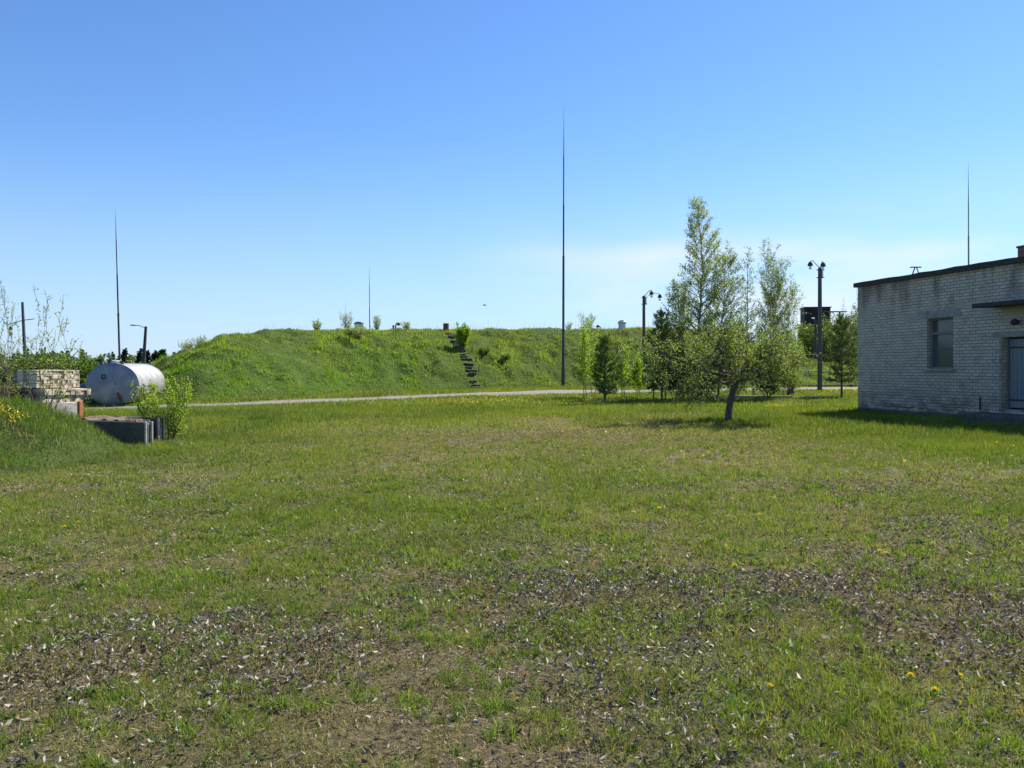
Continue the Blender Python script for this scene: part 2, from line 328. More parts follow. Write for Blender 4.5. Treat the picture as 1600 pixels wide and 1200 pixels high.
def groundmat(name, soil=(.055, .042, .027), thatch=(.2, .165, .085), green=(.075, .1, .026), green2=(.12, .14, .04), gbias=0.0):
    m, nt = mat(name); L = nt.links.new
    tc = nt.nodes.new('ShaderNodeTexCoord'); at = nt.nodes.new('ShaderNodeAttribute'); at.attribute_name = 'tint'
    def nz(s, d=6, r=.65):
        n = nt.nodes.new('ShaderNodeTexNoise'); n.inputs['Scale'].default_value = s; n.inputs['Detail'].default_value = d; n.inputs['Roughness'].default_value = r; L(tc.outputs['Object'], n.inputs['Vector']); return n.outputs[0]
    def mr(a, lo, hi):
        n = nt.nodes.new('ShaderNodeMapRange'); n.inputs[1].default_value = lo; n.inputs[2].default_value = hi; L(a, n.inputs[0]); return n.outputs[0]
    def mix(f, a, b):
        n = nt.nodes.new('ShaderNodeMix'); n.data_type = 'RGBA'; L(f, n.inputs[0])
        for s, v in ((6, a), (7, b)):
            if isinstance(v, tuple): n.inputs[s].default_value = (*v, 1)
            else: L(v, n.inputs[s])
        return n.outputs[2]
    n1 = nz(38, 8, .7); n2 = nz(7, 5); n3 = nz(1.3, 4)
    c = mix(mr(n1, .38, .62), soil, thatch)
    g = mix(mr(n3, .35, .65), green, green2)
    ad = nt.nodes.new('ShaderNodeMath'); ad.operation = 'ADD'; L(at.outputs['Fac'], ad.inputs[0])
    ml = nt.nodes.new('ShaderNodeMath'); ml.operation = 'MULTIPLY_ADD'; L(n2, ml.inputs[0]); ml.inputs[1].default_value = 1.0; ml.inputs[2].default_value = -.62+gbias; L(ml.outputs[0], ad.inputs[1])
    c = mix(mr(ad.outputs[0], .2, .75), c, g)
    b = nt.nodes.new('ShaderNodeBsdfPrincipled'); L(c, b.inputs['Base Color']); b.inputs['Roughness'].default_value = .95; b.inputs['Specular IOR Level'].default_value = .15
    bp = nt.nodes.new('ShaderNodeBump'); bp.inputs['Strength'].default_value = .9; bp.inputs['Distance'].default_value = .04; L(n1, bp.inputs['Height']); L(bp.outputs[0], b.inputs['Normal'])
    o = nt.nodes.new('ShaderNodeOutputMaterial'); L(b.outputs[0], o.inputs[0]); return m
M['ground'] = groundmat('lawn_soil'); M['moundsoil'] = groundmat('mound_soil', soil=(.04, .035, .02), thatch=(.09, .08, .04), green=(.045, .07, .014), green2=(.07, .11, .02), gbias=.15)
tag(grid('ground', fx, fy, base_z, M['ground'], None, cover), kind='structure')
tag(grid('mound', np.arange(-29, 36, .3), np.arange(40, 90, .35), mound_z, M['moundsoil'], lambda x, y: mound_d(x, y) > -1.4, lambda x, y: x*0+.8), kind='structure')
tag(grid('grass_bank', np.concatenate([-np.array(geo(14.2, 92, 14))[::-1], np.arange(-14, -5.5, .12)]), np.arange(10.4, 24, .15),
         lambda x, y: base_z(x, y)+bank_h(x, y)-.03*(bank_h(x, y) < .02), M['moundsoil'], lambda x, y: bank_h(x, y) > .015, lambda x, y: x*0+.7), kind='structure')
# path
xs = np.arange(-60, 60.1, .5); rows = []
for k, o_ in enumerate((-1.6, -1.1, 0, 1.1, 1.6)):
    yy = path_c(xs)+o_*(.8+.3*ss(-8, 3, xs))*(1+.15*(vnoise(xs, xs*0+k, 2.5, 9)-.5)); rows.append(np.stack([xs, yy, base_z(xs, yy)+.035-.03*(abs(o_) > 1.5)], -1))
V = np.concatenate(rows); n = len(xs); i = np.arange(n-1)
F = np.concatenate([np.stack([i+k*n, i+1+k*n, i+1+(k+1)*n, i+(k+1)*n], -1) for k in range(4)])
M['path'] = surf('worn_asphalt', (.13, .115, .1), (.22, .195, .17), 3, .9, bump=.3, c3=(.2, .15, .1), s3=.6, amt3=(.5, .62))
tag(link('path', npmesh('path', V, [F], M['path'])), kind='structure')

# ------------------------------------------------------------------ blades / leaves
rng = np.random.default_rng(7)
def unit(v): return v/np.maximum(np.linalg.norm(v, axis=-1, keepdims=True), 1e-9)
def blades(name, p, h, w, col, lean=.45, seg=2, mat_=None, droop=.25):
    n = len(p); a = rng.uniform(0, 2*np.pi, n); d = np.stack([np.cos(a), np.sin(a), np.zeros(n)], -1)
    b = rng.uniform(0, 2*np.pi, n); s = np.stack([np.cos(b), np.sin(b), np.zeros(n)], -1)*(w/2)[:, None]
    l = (np.abs(rng.normal(0, lean, n)))[:, None]; up = np.array([0, 0, 1.])
    ax = unit(up+d*l); hh = h[:, None]
    mid = p+ax*hh*.55; tip = mid+unit(ax+d*(.2+l*.6)-up*droop*l)*hh*.5
    if seg == 2:
        V = np.stack([p-s, p+s, mid+s*.75, mid-s*.75, tip], 1).reshape(-1, 3); k = np.arange(n)[:, None]*5
        Fs = [k+np.array([0, 1, 2, 3]), k+np.array([3, 2, 4])]; c = np.repeat(col, 5, 0)
        sh = np.tile(np.array([.75, .75, 1, 1, 1.1]), n)[:, None]; 
    else:
        V = np.stack([p-s, p+s, tip], 1).reshape(-1, 3); k = np.arange(n)[:, None]*3; Fs = [k+np.array([0, 1, 2])]; c = np.repeat(col, 3, 0); sh = 1
    return npmesh(name, V, Fs, mat_ or M['grass'], c)
def merge_obj(name, me, **kw):
    return tag(link(name, me), **kw)
def zone(y0, y1, dens, margin=2.6, slope=.665):
    A = slope*(y1*y1-y0*y0)+2*margin*(y1-y0); n = int(A*dens)
    y = np.sqrt(rng.uniform(y0*y0, y1*y1, n)); x = rng.uniform(-1, 1, n)*(slope*y+margin); return x, y
def gcol(x, y, c, n):
    """natural blade colours: fresh green, dark green, straw"""
    fresh = np.array([.185, .25, .03]); dark = np.array([.08, .135, .02]); straw = np.array([.38, .32, .18]); olive = np.array([.19, .2, .06])
    t = np.clip(fbm(x, y, 2.2, 61, 3)*1.6-.3+rng.normal(0, .22, n), 0, 1)[:, None]
    col = fresh*t+dark*(1-t)
    o = np.clip(1-c*1.1+rng.normal(0, .15, n), 0, 1)[:, None]*.8; col = col*(1-o)+olive*o
    st = rng.uniform(0, 1, n) < np.clip(.74-.66*c, .1, .65); col[st] = straw*rng.uniform(.5, 1.1, (st.sum(), 1))
    return col*rng.uniform(.75, 1.25, (n, 1)), st
BL = []
def lawn(y0, y1, dens, hmin, hmax, w, seg):
    x, y = zone(y0, y1, dens); c = cover(x, y)
    fine = fbm(x, y, .22, 71, 2)
    keep = (rng.uniform(0, 1, len(x)) < np.clip(.2+1.4*c*(.15+1.8*np.clip(fine*2.4-.75, 0, 1)), 0, 1)) & ((bank_h(x, y) < .04) | (y > 19.4)) & ~on_path(x, y) & (mound_d(x, y) < .2)
    # inside the brick building
    u = (x-12.94)*.973+(y-31)*.229; keep &= ~((u > -.05) & ((x-12.94)*.229-(y-31)*.973 > -.05))
    x, y, c = x[keep], y[keep], c[keep]; n = len(x)
    col, st = gcol(x, y, c, n); lush = ss(.55, .95, c)
    fine = fbm(x, y, .22, 71, 2); h = rng.uniform(hmin, hmax, n)*(.45+.9*c)*(.4+1.35*fine)*(1+.35*lush*ss(12, 20, y)); h[st] *= .8
    p = np.stack([x, y, base_z(x, y)+bank_h(x, y)-.004], -1)
    BL.append((p, h, np.full(n, w)*rng.uniform(.6, 1.3, n), col, seg, st))
lawn(2.1, 6, 9500, .025, .06, .0032, 2)
lawn(6, 11, 4600, .03, .07, .005, 2)
lawn(11, 20, 1700, .035, .08, .009, 1)
lawn(20, 34, 620, .05, .1, .018, 1)
lawn(34, 58, 190, .05, .09, .04, 1)
for k, (p, h, w, col, seg, st) in enumerate(BL):
    me = blades('grass', p, h, w, col, 1.0 if k < 2 else .7, seg)
    BL[k] = me
def join_mesh(name, mes, **kw):
    obs = [bpy.data.objects.new(name, m) for m in mes]
    Vs, Fs3, Fs4, Cs, off = [], [], [], [], 0
    for m in mes:
        nv = len(m.vertices); v = np.empty(nv*3, np.float32); m.vertices.foreach_get('co', v); Vs.append(v.reshape(-1, 3))
        c = np.empty(nv*4, np.float32); m.attributes['tint'].data.foreach_get('color', c); Cs.append(c.reshape(-1, 4)[:, :3])
        lt = np.empty(len(m.polygons), np.int32); m.polygons.foreach_get('loop_total', lt); ls = np.empty(len(m.polygons), np.int32); m.polygons.foreach_get('loop_start', ls)
        li = np.empty(len(m.loops), np.int32); m.loops.foreach_get('vertex_index', li)
        s3 = ls[lt == 3]; s4 = ls[lt == 4]
        if len(s3): Fs3.append(li[s3[:, None]+np.arange(3)]+off)
        if len(s4): Fs4.append(li[s4[:, None]+np.arange(4)]+off)
        off += nv; mt = m.materials[0]
    for o in obs: bpy.data.objects.remove(o)
    F = ([np.concatenate(Fs3)] if Fs3 else [])+([np.concatenate(Fs4)] if Fs4 else [])
    me = npmesh(name, np.concatenate(Vs), F, mt, np.concatenate(Cs))
    for m in mes: bpy.data.meshes.remove(m)
    return tag(link(name, me), **kw)
join_mesh('lawn_grass', BL, kind='stuff', label='short patchy lawn grass over the whole field', cat='grass')
# bank grass: long and lush
n = 150000; x = rng.uniform(-13.5, -5.9, n); y = rng.uniform(10.6, 19.5, n); bh = bank_h(x, y)
k = (bh > .02) & (rng.uniform(0, 1, n) < .25+.9*fbm(x, y, .6, 81, 3)); x, y, bh = x[k], y[k], bh[k]; n = len(x)
clump = fbm(x, y, .8, 83, 3); col = np.where((clump > .47)[:, None], np.array([.1, .18, .025]), np.array([.06, .13, .02]))*rng.uniform(.6, 1.4, (n, 1))
st = rng.uniform(0, 1, n) < .12+.25*(clump < .35); col[st] = np.array([.3, .26, .14])*rng.uniform(.6, 1.1, (st.sum(), 1))
hh = rng.uniform(.05, .16, n)*(.5+1.3*clump)*(.5+ss(.05, .5, bh)*.7)
join_mesh('bank_grass', [blades('bg', np.stack([x, y, base_z(x, y)+bh-.01], -1), hh, rng.uniform(.005, .011, n), col, .5, 2)], kind='stuff', label='long lush grass on the left bank', cat='grass')
# mound grass
n = 520000; x = rng.uniform(-27, 33, n); y = rng.uniform(42, 76, n); d = mound_d(x, y)
stp = np.exp(-(((x+3.5)*.945+(y-58.7)*.327)/.42)**2)*(np.abs(y-58.7) < 4)
k = (d > .05) & (d < 11) & (rng.uniform(0, 1, n) > stp*.72) & (rng.uniform(0, 1, n) < .55+.8*fbm(x, y, 1.1, 91, 3)); x, y, d = x[k], y[k], d[k]; n = len(x)
cl = fbm(x, y, 1.5, 93, 4); cl2 = fbm(x, y, 5, 95, 3)
nett = ss(-2, -9, x)*ss(5.5, 2.5, d)*ss(.36, .5, cl2+.1)
col = np.array([.165, .245, .024])*cl[:, None]*1.9+np.array([.075, .12, .018])*(1-cl[:, None])
col = col*(1-nett[:, None])+np.array([.16, .32, .014])*nett[:, None]
dry = ((rng.uniform(0, 1, n) < .13+.3*ss(-2, 6, x)*ss(.55, .35, cl2)))
col[dry] = np.array([.27, .25, .12])*rng.uniform(.5, 1, (dry.sum(), 1)); col *= rng.uniform(.6, 1.3, (n, 1))
hh = rng.uniform(.1, .3, n)*(.38+1.15*np.clip(cl*1.6-.3,0,1))*(1-.35*ss(6, 8, d)); ww = rng.uniform(.022, .05, n)
z = mound_z(x, y)
join_mesh('mound_grass', [blades('mg', np.stack([x, y, z-.02], -1), hh, ww, col, .8, 1)], kind='stuff', label='rough green grass and nettles covering the mound', cat='grass')
# dry stalks standing on the crest
n = 900; x = rng.uniform(-17, 14, n); d0 = rng.uniform(7, 11, n); y = np.interp(x, MP[3:10, 0], MP[3:10, 1])+d0*1.15+1
k = rng.uniform(0, 1, n) < np.clip(fbm(x, y, 2.5, 97, 2)*2-.6, 0, 1); x, y = x[k], y[k]; n = len(x)
join_mesh('dry_stalks', [blades('ds', np.stack([x, y, mound_z(x, y)-.02], -1), rng.uniform(.25, .95, n)**1.3+.1, np.full(n, .02), np.array([.3, .26, .17])*rng.uniform(.5, 1.2, (n, 1)), .12, 1)], kind='stuff', label='thin dry stalks along the crest of the mound', cat='weeds')

def leaves(name, p, ax, L_, wr, col, m_, fold=.25, curl=0.):
    n = len(p); r = unit(rng.normal(0, 1, (n, 3))); s = unit(np.cross(ax, r)); nn = np.cross(ax, s); L_ = L_[:, None]
    mid = p+ax*L_*.5; w = L_*wr*.5
    V = np.stack([p, mid+s*w+nn*w*fold, p+ax*L_+nn*L_*curl, mid-s*w+nn*w*fold], 1).reshape(-1, 3)
    k = np.arange(n)[:, None]*4
    return npmesh(name, V, [k+np.array([0, 1, 2]), k+np.array([0, 2, 3])], m_, np.repeat(col, 4, 0))
# leaf litter: dry curled leaves in drifts
def litter(y0, y1, dens, s0, s1):
    x, y = zone(y0, y1, dens); c = cover(x, y)
    dr = fbm(x, y, 1.1, 101, 4); k = (rng.uniform(0, 1, len(x)) < np.clip((dr*2.4-.72), .14, .8)*np.clip(1.3-c, .25, 1)) & (bank_h(x, y) < .03); x, y = x[k], y[k]; n = len(x)
    el = rng.uniform(-.2, .95, n); a = rng.uniform(0, 2*np.pi, n)
    ax = unit(np.stack([np.cos(a), np.sin(a), np.tan(el*.8)], -1))
    base = np.array([.44, .4, .345])[None]*np.where(rng.uniform(0, 1, (n, 1)) < .45, rng.uniform(.55, 1.05, (n, 1)), rng.uniform(.15, .5, (n, 1))); br = rng.uniform(0, 1, n) < .3; base[br] = np.array([.16, .11, .075])*rng.uniform(.5, 1.2, (br.sum(), 1))
    p = np.stack([x, y, base_z(x, y)+rng.uniform(.002, .034, n)*(.4+dr[k]*1.2)], -1)
    return leaves('lt', p, ax, rng.uniform(s0, s1, n), rng.uniform(.16, .5, (n, 1)), base, M['litter'], rng.uniform(-1.6, 1.8, (n, 1)), rng.uniform(-.5, .5, (n, 1)))
join_mesh('leaf_litter', [litter(2.1, 6.5, 3000, .008, .045), litter(6.5, 12, 1000, .014, .045), litter(12, 18, 60, .02, .045)], kind='stuff', label='grey curled dead leaves scattered in drifts over the near lawn', cat='leaf litter')
# dead thatch lying flat between the blades
def thatch(y0, y1, dens, l0, l1, wr):
    x, y = zone(y0, y1, dens); c = cover(x, y); k = (rng.uniform(0, 1, len(x)) < np.clip(1.15-c, .2, 1)) & (bank_h(x, y) < .03); x, y = x[k], y[k]; n = len(x); a = rng.uniform(0, 2*np.pi, n)
    ax = unit(np.stack([np.cos(a), np.sin(a), rng.normal(.1, .22, n)], -1))
    col = np.array([.3, .25, .14])*rng.uniform(.3, 1.3, (n, 1))
    return leaves('th', np.stack([x, y, base_z(x, y)+rng.uniform(.002, .02, n)], -1), ax, rng.uniform(l0, l1, n), np.full((n, 1), wr), col, M['litter'], .1, rng.uniform(-.2, .2, (n, 1)))
join_mesh('dead_grass', [thatch(2.1, 6, 4200, .012, .05, .06), thatch(6, 11, 1600, .02, .07, .08), thatch(11, 22, 260, .04, .1, .13)], kind='stuff', label='flattened dead grass between the green blades', cat='grass')
# green tufts standing above the thin lawn
def tufts(y0, y1, dens, per, h0, h1_, w):
    x, y = zone(y0, y1, dens); c = cover(x, y); k = (rng.uniform(0, 1, len(x)) < np.clip(.3+c, 0, 1)*np.clip(fbm(x, y, .55, 105, 3)*4-1.45, 0, 1)) & (bank_h(x, y) < .03); x, y = x[k], y[k]
    sz = rng.uniform(.5, 1.3, len(x)); X = np.repeat(x, per); Y = np.repeat(y, per); z_ = np.repeat(sz, per); n = len(X); X = X+rng.normal(0, .02, n)*z_; Y = Y+rng.normal(0, .02, n)*z_
    t = np.repeat(rng.uniform(0, 1, len(x)), per)[:, None]; col = (np.array([.2, .29, .035])*t+np.array([.075, .155, .022])*(1-t))*rng.uniform(.7, 1.25, (n, 1))
    return blades('tf', np.stack([X, Y, base_z(X, Y)-.004], -1), rng.uniform(h0, h1_, n)*z_, np.full(n, w)*rng.uniform(.7, 1.5, n), col, .95, 2)
join_mesh('grass_tufts', [tufts(2.1, 6.5, 210, 26, .03, .085, .0042), tufts(6.5, 12, 120, 22, .035, .09, .0065), tufts(12, 20, 25, 16, .04, .1, .011)], kind='stuff', label='bright green grass tufts scattered over the thin lawn', cat='grass')
# low broad-leaved weeds
x, y = zone(2.7, 9, 26); k = fbm(x, y, 1.3, 111, 3) > .46; x, y = x[k], y[k]; m_ = len(x); per = 9
cx = np.repeat(x, per); cy = np.repeat(y, per); n = len(cx); a = rng.uniform(0, 2*np.pi, n); el = rng.uniform(.15, 1.1, n)
ax = unit(np.stack([np.cos(a), np.sin(a), np.tan(el)*.8], -1)); rr = rng.uniform(0, .035, n)
col = np.array([.085, .16, .03])*rng.uniform(.55, 1.5, (n, 1))
join_mesh('lawn_weeds', [leaves('wd', np.stack([cx+np.cos(a)*rr, cy+np.sin(a)*rr, base_z(cx, cy)+.005], -1), ax, rng.uniform(.012, .038, n), rng.uniform(.3, .6, (n, 1)), col, M['grass'])], kind='stuff', label='small leafy weeds among the near grass', cat='weeds')

# ------------------------------------------------------------------ dandelions
def dandelion(px, py, Y, label, size=1.0, k=0):
    p = P(px, py, Y); g = h1(p.x, p.y); hz = max(p.z-g, .02)
    t = thing('dandelion', label, 'flower', (p.x, p.y, g), k*.7, 'yellow dandelions in the lawn')
    b = MB(); b.tube([(0, 0, -.01), (.006, 0, hz*.5), (0, 0, hz)], .0025*size, 5); b.build('stem', M['stemgreen'], t)
    pts, axs = [], []
    for i in range(70):
        a = i*2.4; e = (i/70)**.7; pts.append((0, 0, hz)); axs.append((math.cos(a)*e, math.sin(a)*e, .55-.4*e+.1))
    ax = unit(np.array(axs)); n = len(ax)
    me = leaves('flower', np.array(pts), ax, np.full(n, .021*size), np.full((n, 1), .3), np.array([.9, .72, .015])*rng.uniform(.8, 1.1, (n, 1)), M['petal'])
    link('flower', me, t)
    for i in range(6):
        a = i*1.05+k; b = MB(); d = Vector((math.cos(a), math.sin(a), 0)); s = Vector((-d.y, d.x, 0)); l_ = .055*size
        q = [d*.004, d*l_*.3+s*.006+Vector((0, 0, .014)), d*l_*.7+s*.011+Vector((0, 0, .02)), d*l_+Vector((0, 0, .008)), d*l_*.7-s*.011+Vector((0, 0, .02)), d*l_*.3-s*.006+Vector((0, 0, .014))]
        b.add(q, [(0, 1, 5), (1, 2, 4, 5), (2, 3, 4)]); b.build('leaf', M['stemgreen'], t)
M['stemgreen'] = surf('stem_green', (.05, .1, .02), (.08, .15, .03), 30, .8, bump=.1)
def gy(py): return EYE*FPX/(py-HZ)
for k, (px, py, lab) in enumerate([
    (1203, 1073, 'dandelion flower on its own, large, left of the three near the bottom right corner'),
    (1423, 1056, 'small dandelion flower left of the pair at the bottom right corner'),
    (1461, 1084, 'dandelion flower lowest in the photo at the bottom right corner'),
    (1500, 1057, 'dandelion flower rightmost in the bottom right corner'),
    (1375, 868, 'taller dandelion flower of the close pair below the brick building'),
    (1384, 872, 'lower dandelion flower of the close pair below the brick building'),
    (1148, 884, 'small pale dandelion in mid lawn left of the close pair'),
    (1187, 805, 'dandelion in mid lawn straight below the crooked apple tree'),
    (1368, 728, 'distant dandelion on the bright grass below the building window'),
    (1030, 795, 'right one of two small dandelions in the centre lawn'),
    (990, 801, 'left one of two small dandelions in the centre lawn'),
    (101, 824, 'left one of two dandelions on the left edge lawn below the bank'),
    (122, 818, 'right one of two dandelions on the left edge lawn below the bank')]):
    Y = gy(py)*.985*(1-.0045*0)
    Yb = gy(py+9 if py > 1000 else py+4)
    dandelion(px, py, Yb, lab, 1.0 if py > 1000 else 1.15+.25*(py < 850), k)
# far drifts of dandelions
def flecks(name, pts, size, label):
    p = np.array(pts); n = len(p); ax = unit(rng.normal(0, 1, (n, 3))+np.array([0, -.3, .6]))
    tag(link(name, leaves(name, p, ax, np.full(n, size)*rng.uniform(.7, 1.3, n), np.full((n, 1), .8), np.array([.8, .6, .02])*rng.uniform(.7, 1.1, (n, 1)), M['petal'])), label, 'flowers', kind='stuff')
pts = []
for _ in range(420):
    px = rng.normal(745, 42); py = 624+rng.normal(0, 2.2)-(px-745)*.03; Y = np.clip((EYE-.15)*FPX/(py-HZ), 30, 46); X = (px-800)/FPX*Y
    if not on_path(np.array([X]), np.array([Y]), 2)[0]: pts.append((X, Y, h1(X, Y)+rng.uniform(.08, .16)))
for _ in range(120):
    px = rng.normal(1218, 12); py = rng.normal(638, 1.5); Y = EYE*FPX/(py-HZ); X = (px-800)/FPX*Y; pts.append((X, Y, h1(X, Y)+rng.uniform(.1, .16)))
for _ in range(60):
    px = rng.uniform(900, 1590); py = rng.uniform(640, 740); Y = EYE*FPX/(py-HZ); X = (px-800)/FPX*Y; pts.append((X, Y, h1(X, Y)+rng.uniform(.06, .1)))
for _ in range(200):
    px = rng.uniform(1285, 1345); py = rng.normal(611, 2.5); Y = 47+rng.uniform(-1, 3); X = (px-800)/FPX*Y; pts.append((X, Y, h1(X, Y)+rng.uniform(.1, .2)))
flecks('dandelion_drift', pts, .055, 'drift of distant dandelions along the near side of the path')
pts = []
for _ in range(150):
    x = rng.normal(-8.82, .1) if _ < 100 else rng.normal(-8.5, .07); y = rng.normal(14.2, .12); pts.append((x, y, h1(x, y)+rng.uniform(.08, .2)))
flecks('yellow_flowers', pts, .03, 'clump of bright yellow flowers on the left bank')

# ------------------------------------------------------------------ trees
class Plant:
    def __init__(s, seed): s.r = random.Random(seed); s.w = MB(); s.A = []; s.D = []
    def leafpt(s, p, d): s.A.append(tuple(p)); s.D.append(tuple(d))
    def rv(s, k=1): return Vector((s.r.gauss(0, k), s.r.gauss(0, k), s.r.gauss(0, k)))
    def chain(s, p, d, L_, r0, r1, n=4, up=.0, wob=.12, sides=5):
        p = Vector(p); d = Vector(d).normalized(); pts = [p.copy()]
        for i in range(n):
            d = (d+s.rv(wob)+Vector((0, 0, up))).normalized(); p = p+d*(L_/n); pts.append(p.copy())
        s.w.tube(pts, [r0+(r1-r0)*i/n for i in range(n+1)], sides, False); return pts
    def at(s, pts, t):
        t = t*(len(pts)-1); i = min(int(t), len(pts)-2); f = t-i; return pts[i].lerp(pts[i+1], f), (pts[i+1]-pts[i]).normalized()
    def foliage(s, pts, dens, t0=.2, spread=.04):
        L_ = sum((pts[i+1]-pts[i]).length for i in range(len(pts)-1)); n = int(L_*dens+s.r.random())
        for _ in range(n):
            q, d = s.at(pts, s.r.uniform(t0, 1)); s.leafpt(q+s.rv(spread), (d*.5+s.rv(.6)).normalized())
    def leader(s, base, top, r0, cb, prof, nb, ang=(50, 25), dens=45, tw=4, up=.08, wob=.05, twl=.4, spread=.04, stemwob=.012, whorl=0, t0=.25):
        base = Vector(base); top = Vector(top); L_ = (top-base).length; n = 12; pts = []
        ox = Vector((0, 0, 0))
        for i in range(n+1):
            t = i/n; ox += Vector((s.r.gauss(0, 1), s.r.gauss(0, 1), 0))*stemwob*L_*(0 if i == 0 else 1)*(1-t*.6); pts.append(base.lerp(top, t)+ox*math.sin(math.pi*min(t*1.0, 1)))
        s.w.tube(pts, [r0*(1-.93*(i/n)**.9) for i in range(n+1)], 7, False)
        for b in range(nb):
            t = cb+(1-cb)*(b+s.r.random())/nb if not whorl else cb+(1-cb)*(int(b*whorl/nb)+.25*s.r.random())/whorl
            t = min(t, .985); q, d = s.at(pts, t); u = (t-cb)/(1-cb)
            az_ = b*2.399+s.r.uniform(-.5, .5); el = R(90-(ang[0]+(ang[1]-ang[0])*u)+s.r.uniform(-9, 9))
            dr = Vector((math.cos(az_)*math.cos(el), math.sin(az_)*math.cos(el), math.sin(el)))
            bl = prof(u)*s.r.uniform(.65, 1.12)/max(math.cos(el), .35)
            rb = max(.004, r0*(1-.9*t)*.45); bp = s.chain(q, dr, bl, rb, .003, 4, up, wob)
            s.foliage(bp, dens, t0, spread)
            for k in range(tw):
                tt = s.r.uniform(.2, .95); q2, d2 = s.at(bp, tt); dd = (d2+s.rv(.55)).normalized(); tl = bl*twl*(1.15-tt)
                tp = s.chain(q2, dd, tl, rb*.4+.001, .002, 2, up*1.3, wob*1.5, 3); s.foliage(tp, dens*1.3, .05, spread)
        s.foliage(pts, dens*.6, max(cb, .5), spread*1.5); return pts
    def grow(s, p, d, L_, r, lev, mx, up=.05, dens=40, nsub=4, angle=.7, spread=.03, ratio=.62, wob=.16):
        pts = s.chain(p, d, L_, r, r*.55 if lev < mx else .0025, 4 if lev < mx else 3, up, wob, 6 if lev == 0 else 4)
        if lev >= mx-1: s.foliage(pts, dens, .15, spread)
        if lev < mx:
            for k in range(nsub):
                t = .25+.75*(k+s.r.random()*.8)/nsub; q, dd = s.at(pts, min(t, 1)); nd = (dd+s.rv(angle)*.8).normalized()
                s.grow(q, nd, L_*ratio*s.r.uniform(.7, 1.15)*(1.15-.35*t), max(r*.5*(1.1-.4*t), .003), lev+1, mx, up, dens, nsub, angle, spread, ratio, wob)
    def finish(s, name, label, cat, base, leafL, wr, c1, c2, lm, bark, group=None, needle=0, trunk='trunk', crown='crown', fold=.25):
        t = thing(name, label, cat, base, 0, group); base = Vector(base)
        s.w.v = [tuple(Vector(v)-base) for v in s.w.v]; o = s.w.build(trunk, bark, t, True)
        if s.A:
            A = np.array(s.A)-np.array(base); D = np.array(s.D); g = np.random.default_rng(len(A))
            if needle:
                A = np.repeat(A, needle, 0); D = unit(np.repeat(D, needle, 0)*.9+g.normal(0, .45, A.shape)+np.array([0, 0, .25]))
            n = len(A); u = g.uniform(0, 1, (n, 1)); cl = vnoise(A[:, 0]+A[:, 2]*.7, A[:, 1]-A[:, 2]*.6, .5, 5)[:, None]; u = np.clip(.5*u+.7*cl-.1, 0, 1)
            col = (np.array(c1)*(1-u)+np.array(c2)*u)*g.uniform(.8, 1.2, (n, 1))
            link(crown, leaves(crown, A, unit(D), g.uniform(.7, 1.25, n)*leafL, np.full((n, 1), wr), col, lm, fold), t)
        return t
GY = lambda px, Y: ((px-800)/FPX*Y, Y, h1((px-800)/FPX*Y, Y)-.03)
LG1, LG2 = (.07, .115, .03), (.15, .22, .055)

# tall birch of the clump
p = Plant(11); b0 = GY(1095, 41.5)
p.leader(b0, P(1090, 320, 41.5), .1, .16, lambda u: .3+2.2*(1-u)**.95, 100, (66, 40), 22, 8, .04, .07, .55, .06)
p.finish('birch_tree', 'tallest slim birch with sparse new leaves, pointed top above the clump', 'tree', b0, .075, .75, (.18, .22, .08), (.36, .4, .18), M['leaf'], M['bark_pale'], 'trees in the clump')  # leaf tones lightened to carry the glow of backlight
p = Plant(12); b0 = GY(1122, 42)
p.leader(b0, P(1133, 408, 42), .07, .22, lambda u: .5+1.5*(1-u)**.8, 70, (62, 34), 22, 8, .05, .08, .55, .06)
p.finish('willow_tree', 'lower leafy tree leaning against the right side of the tallest birch', 'tree', b0, .08, .6, (.14, .19, .06), (.3, .36, .13), M['leaf'], M['bark'], 'trees in the clump')
p = Plant(13); b0 = GY(1068, 42.5)
p.leader(b0, P(1058, 455, 42.5), .06, .2, lambda u: .4+1.15*(1-u)**.8, 52, (62, 30), 26, 7, .08, .08, .5, .06)
p.finish('young_birch', 'shorter young birch on the left flank of the tallest birch', 'tree', b0, .08, .7, (.11, .16, .045), (.22, .28, .09), M['leaf'], M['bark'], 'trees in the clump')
# second thin birch and its willow neighbours
p = Plant(14); b0 = GY(1178, 42)
p.leader(b0, P(1171, 386, 42), .06, .3, lambda u: .18+.75*(1-u)**.8 if u < .85 else .45*(1.1-u)*2, 52, (60, 45), 15, 6, .05, .09, .5, .06)
p.finish('birch_tree', 'thin see-through birch with a nearly bare pointed top, right of the tallest', 'tree', b0, .085, .6, (.16, .19, .08), (.3, .33, .15), M['leaf'], M['bark_pale'], 'trees in the clump')
p = Plant(15); b0 = GY(1202, 41.5)
for tx, ty, r_ in ((1196, 412, .05), (1222, 438, .045), (1238, 470, .04), (1210, 450, .04)):
    p.leader(b0, P(tx, ty, 41.5+p.r.uniform(-.6, .6)), r_, .25, lambda u: .4+.8*(1-u)**.7, 38, (52, 20), 24, 6, .1, .07, .5, .05)
p.finish('willow_tree', 'loose many-stemmed willow at the right end of the clump', 'tree', b0, .085, .45, (.15, .2, .07), (.28, .33, .13), M['leaf'], M['bark'], 'trees in the clump')
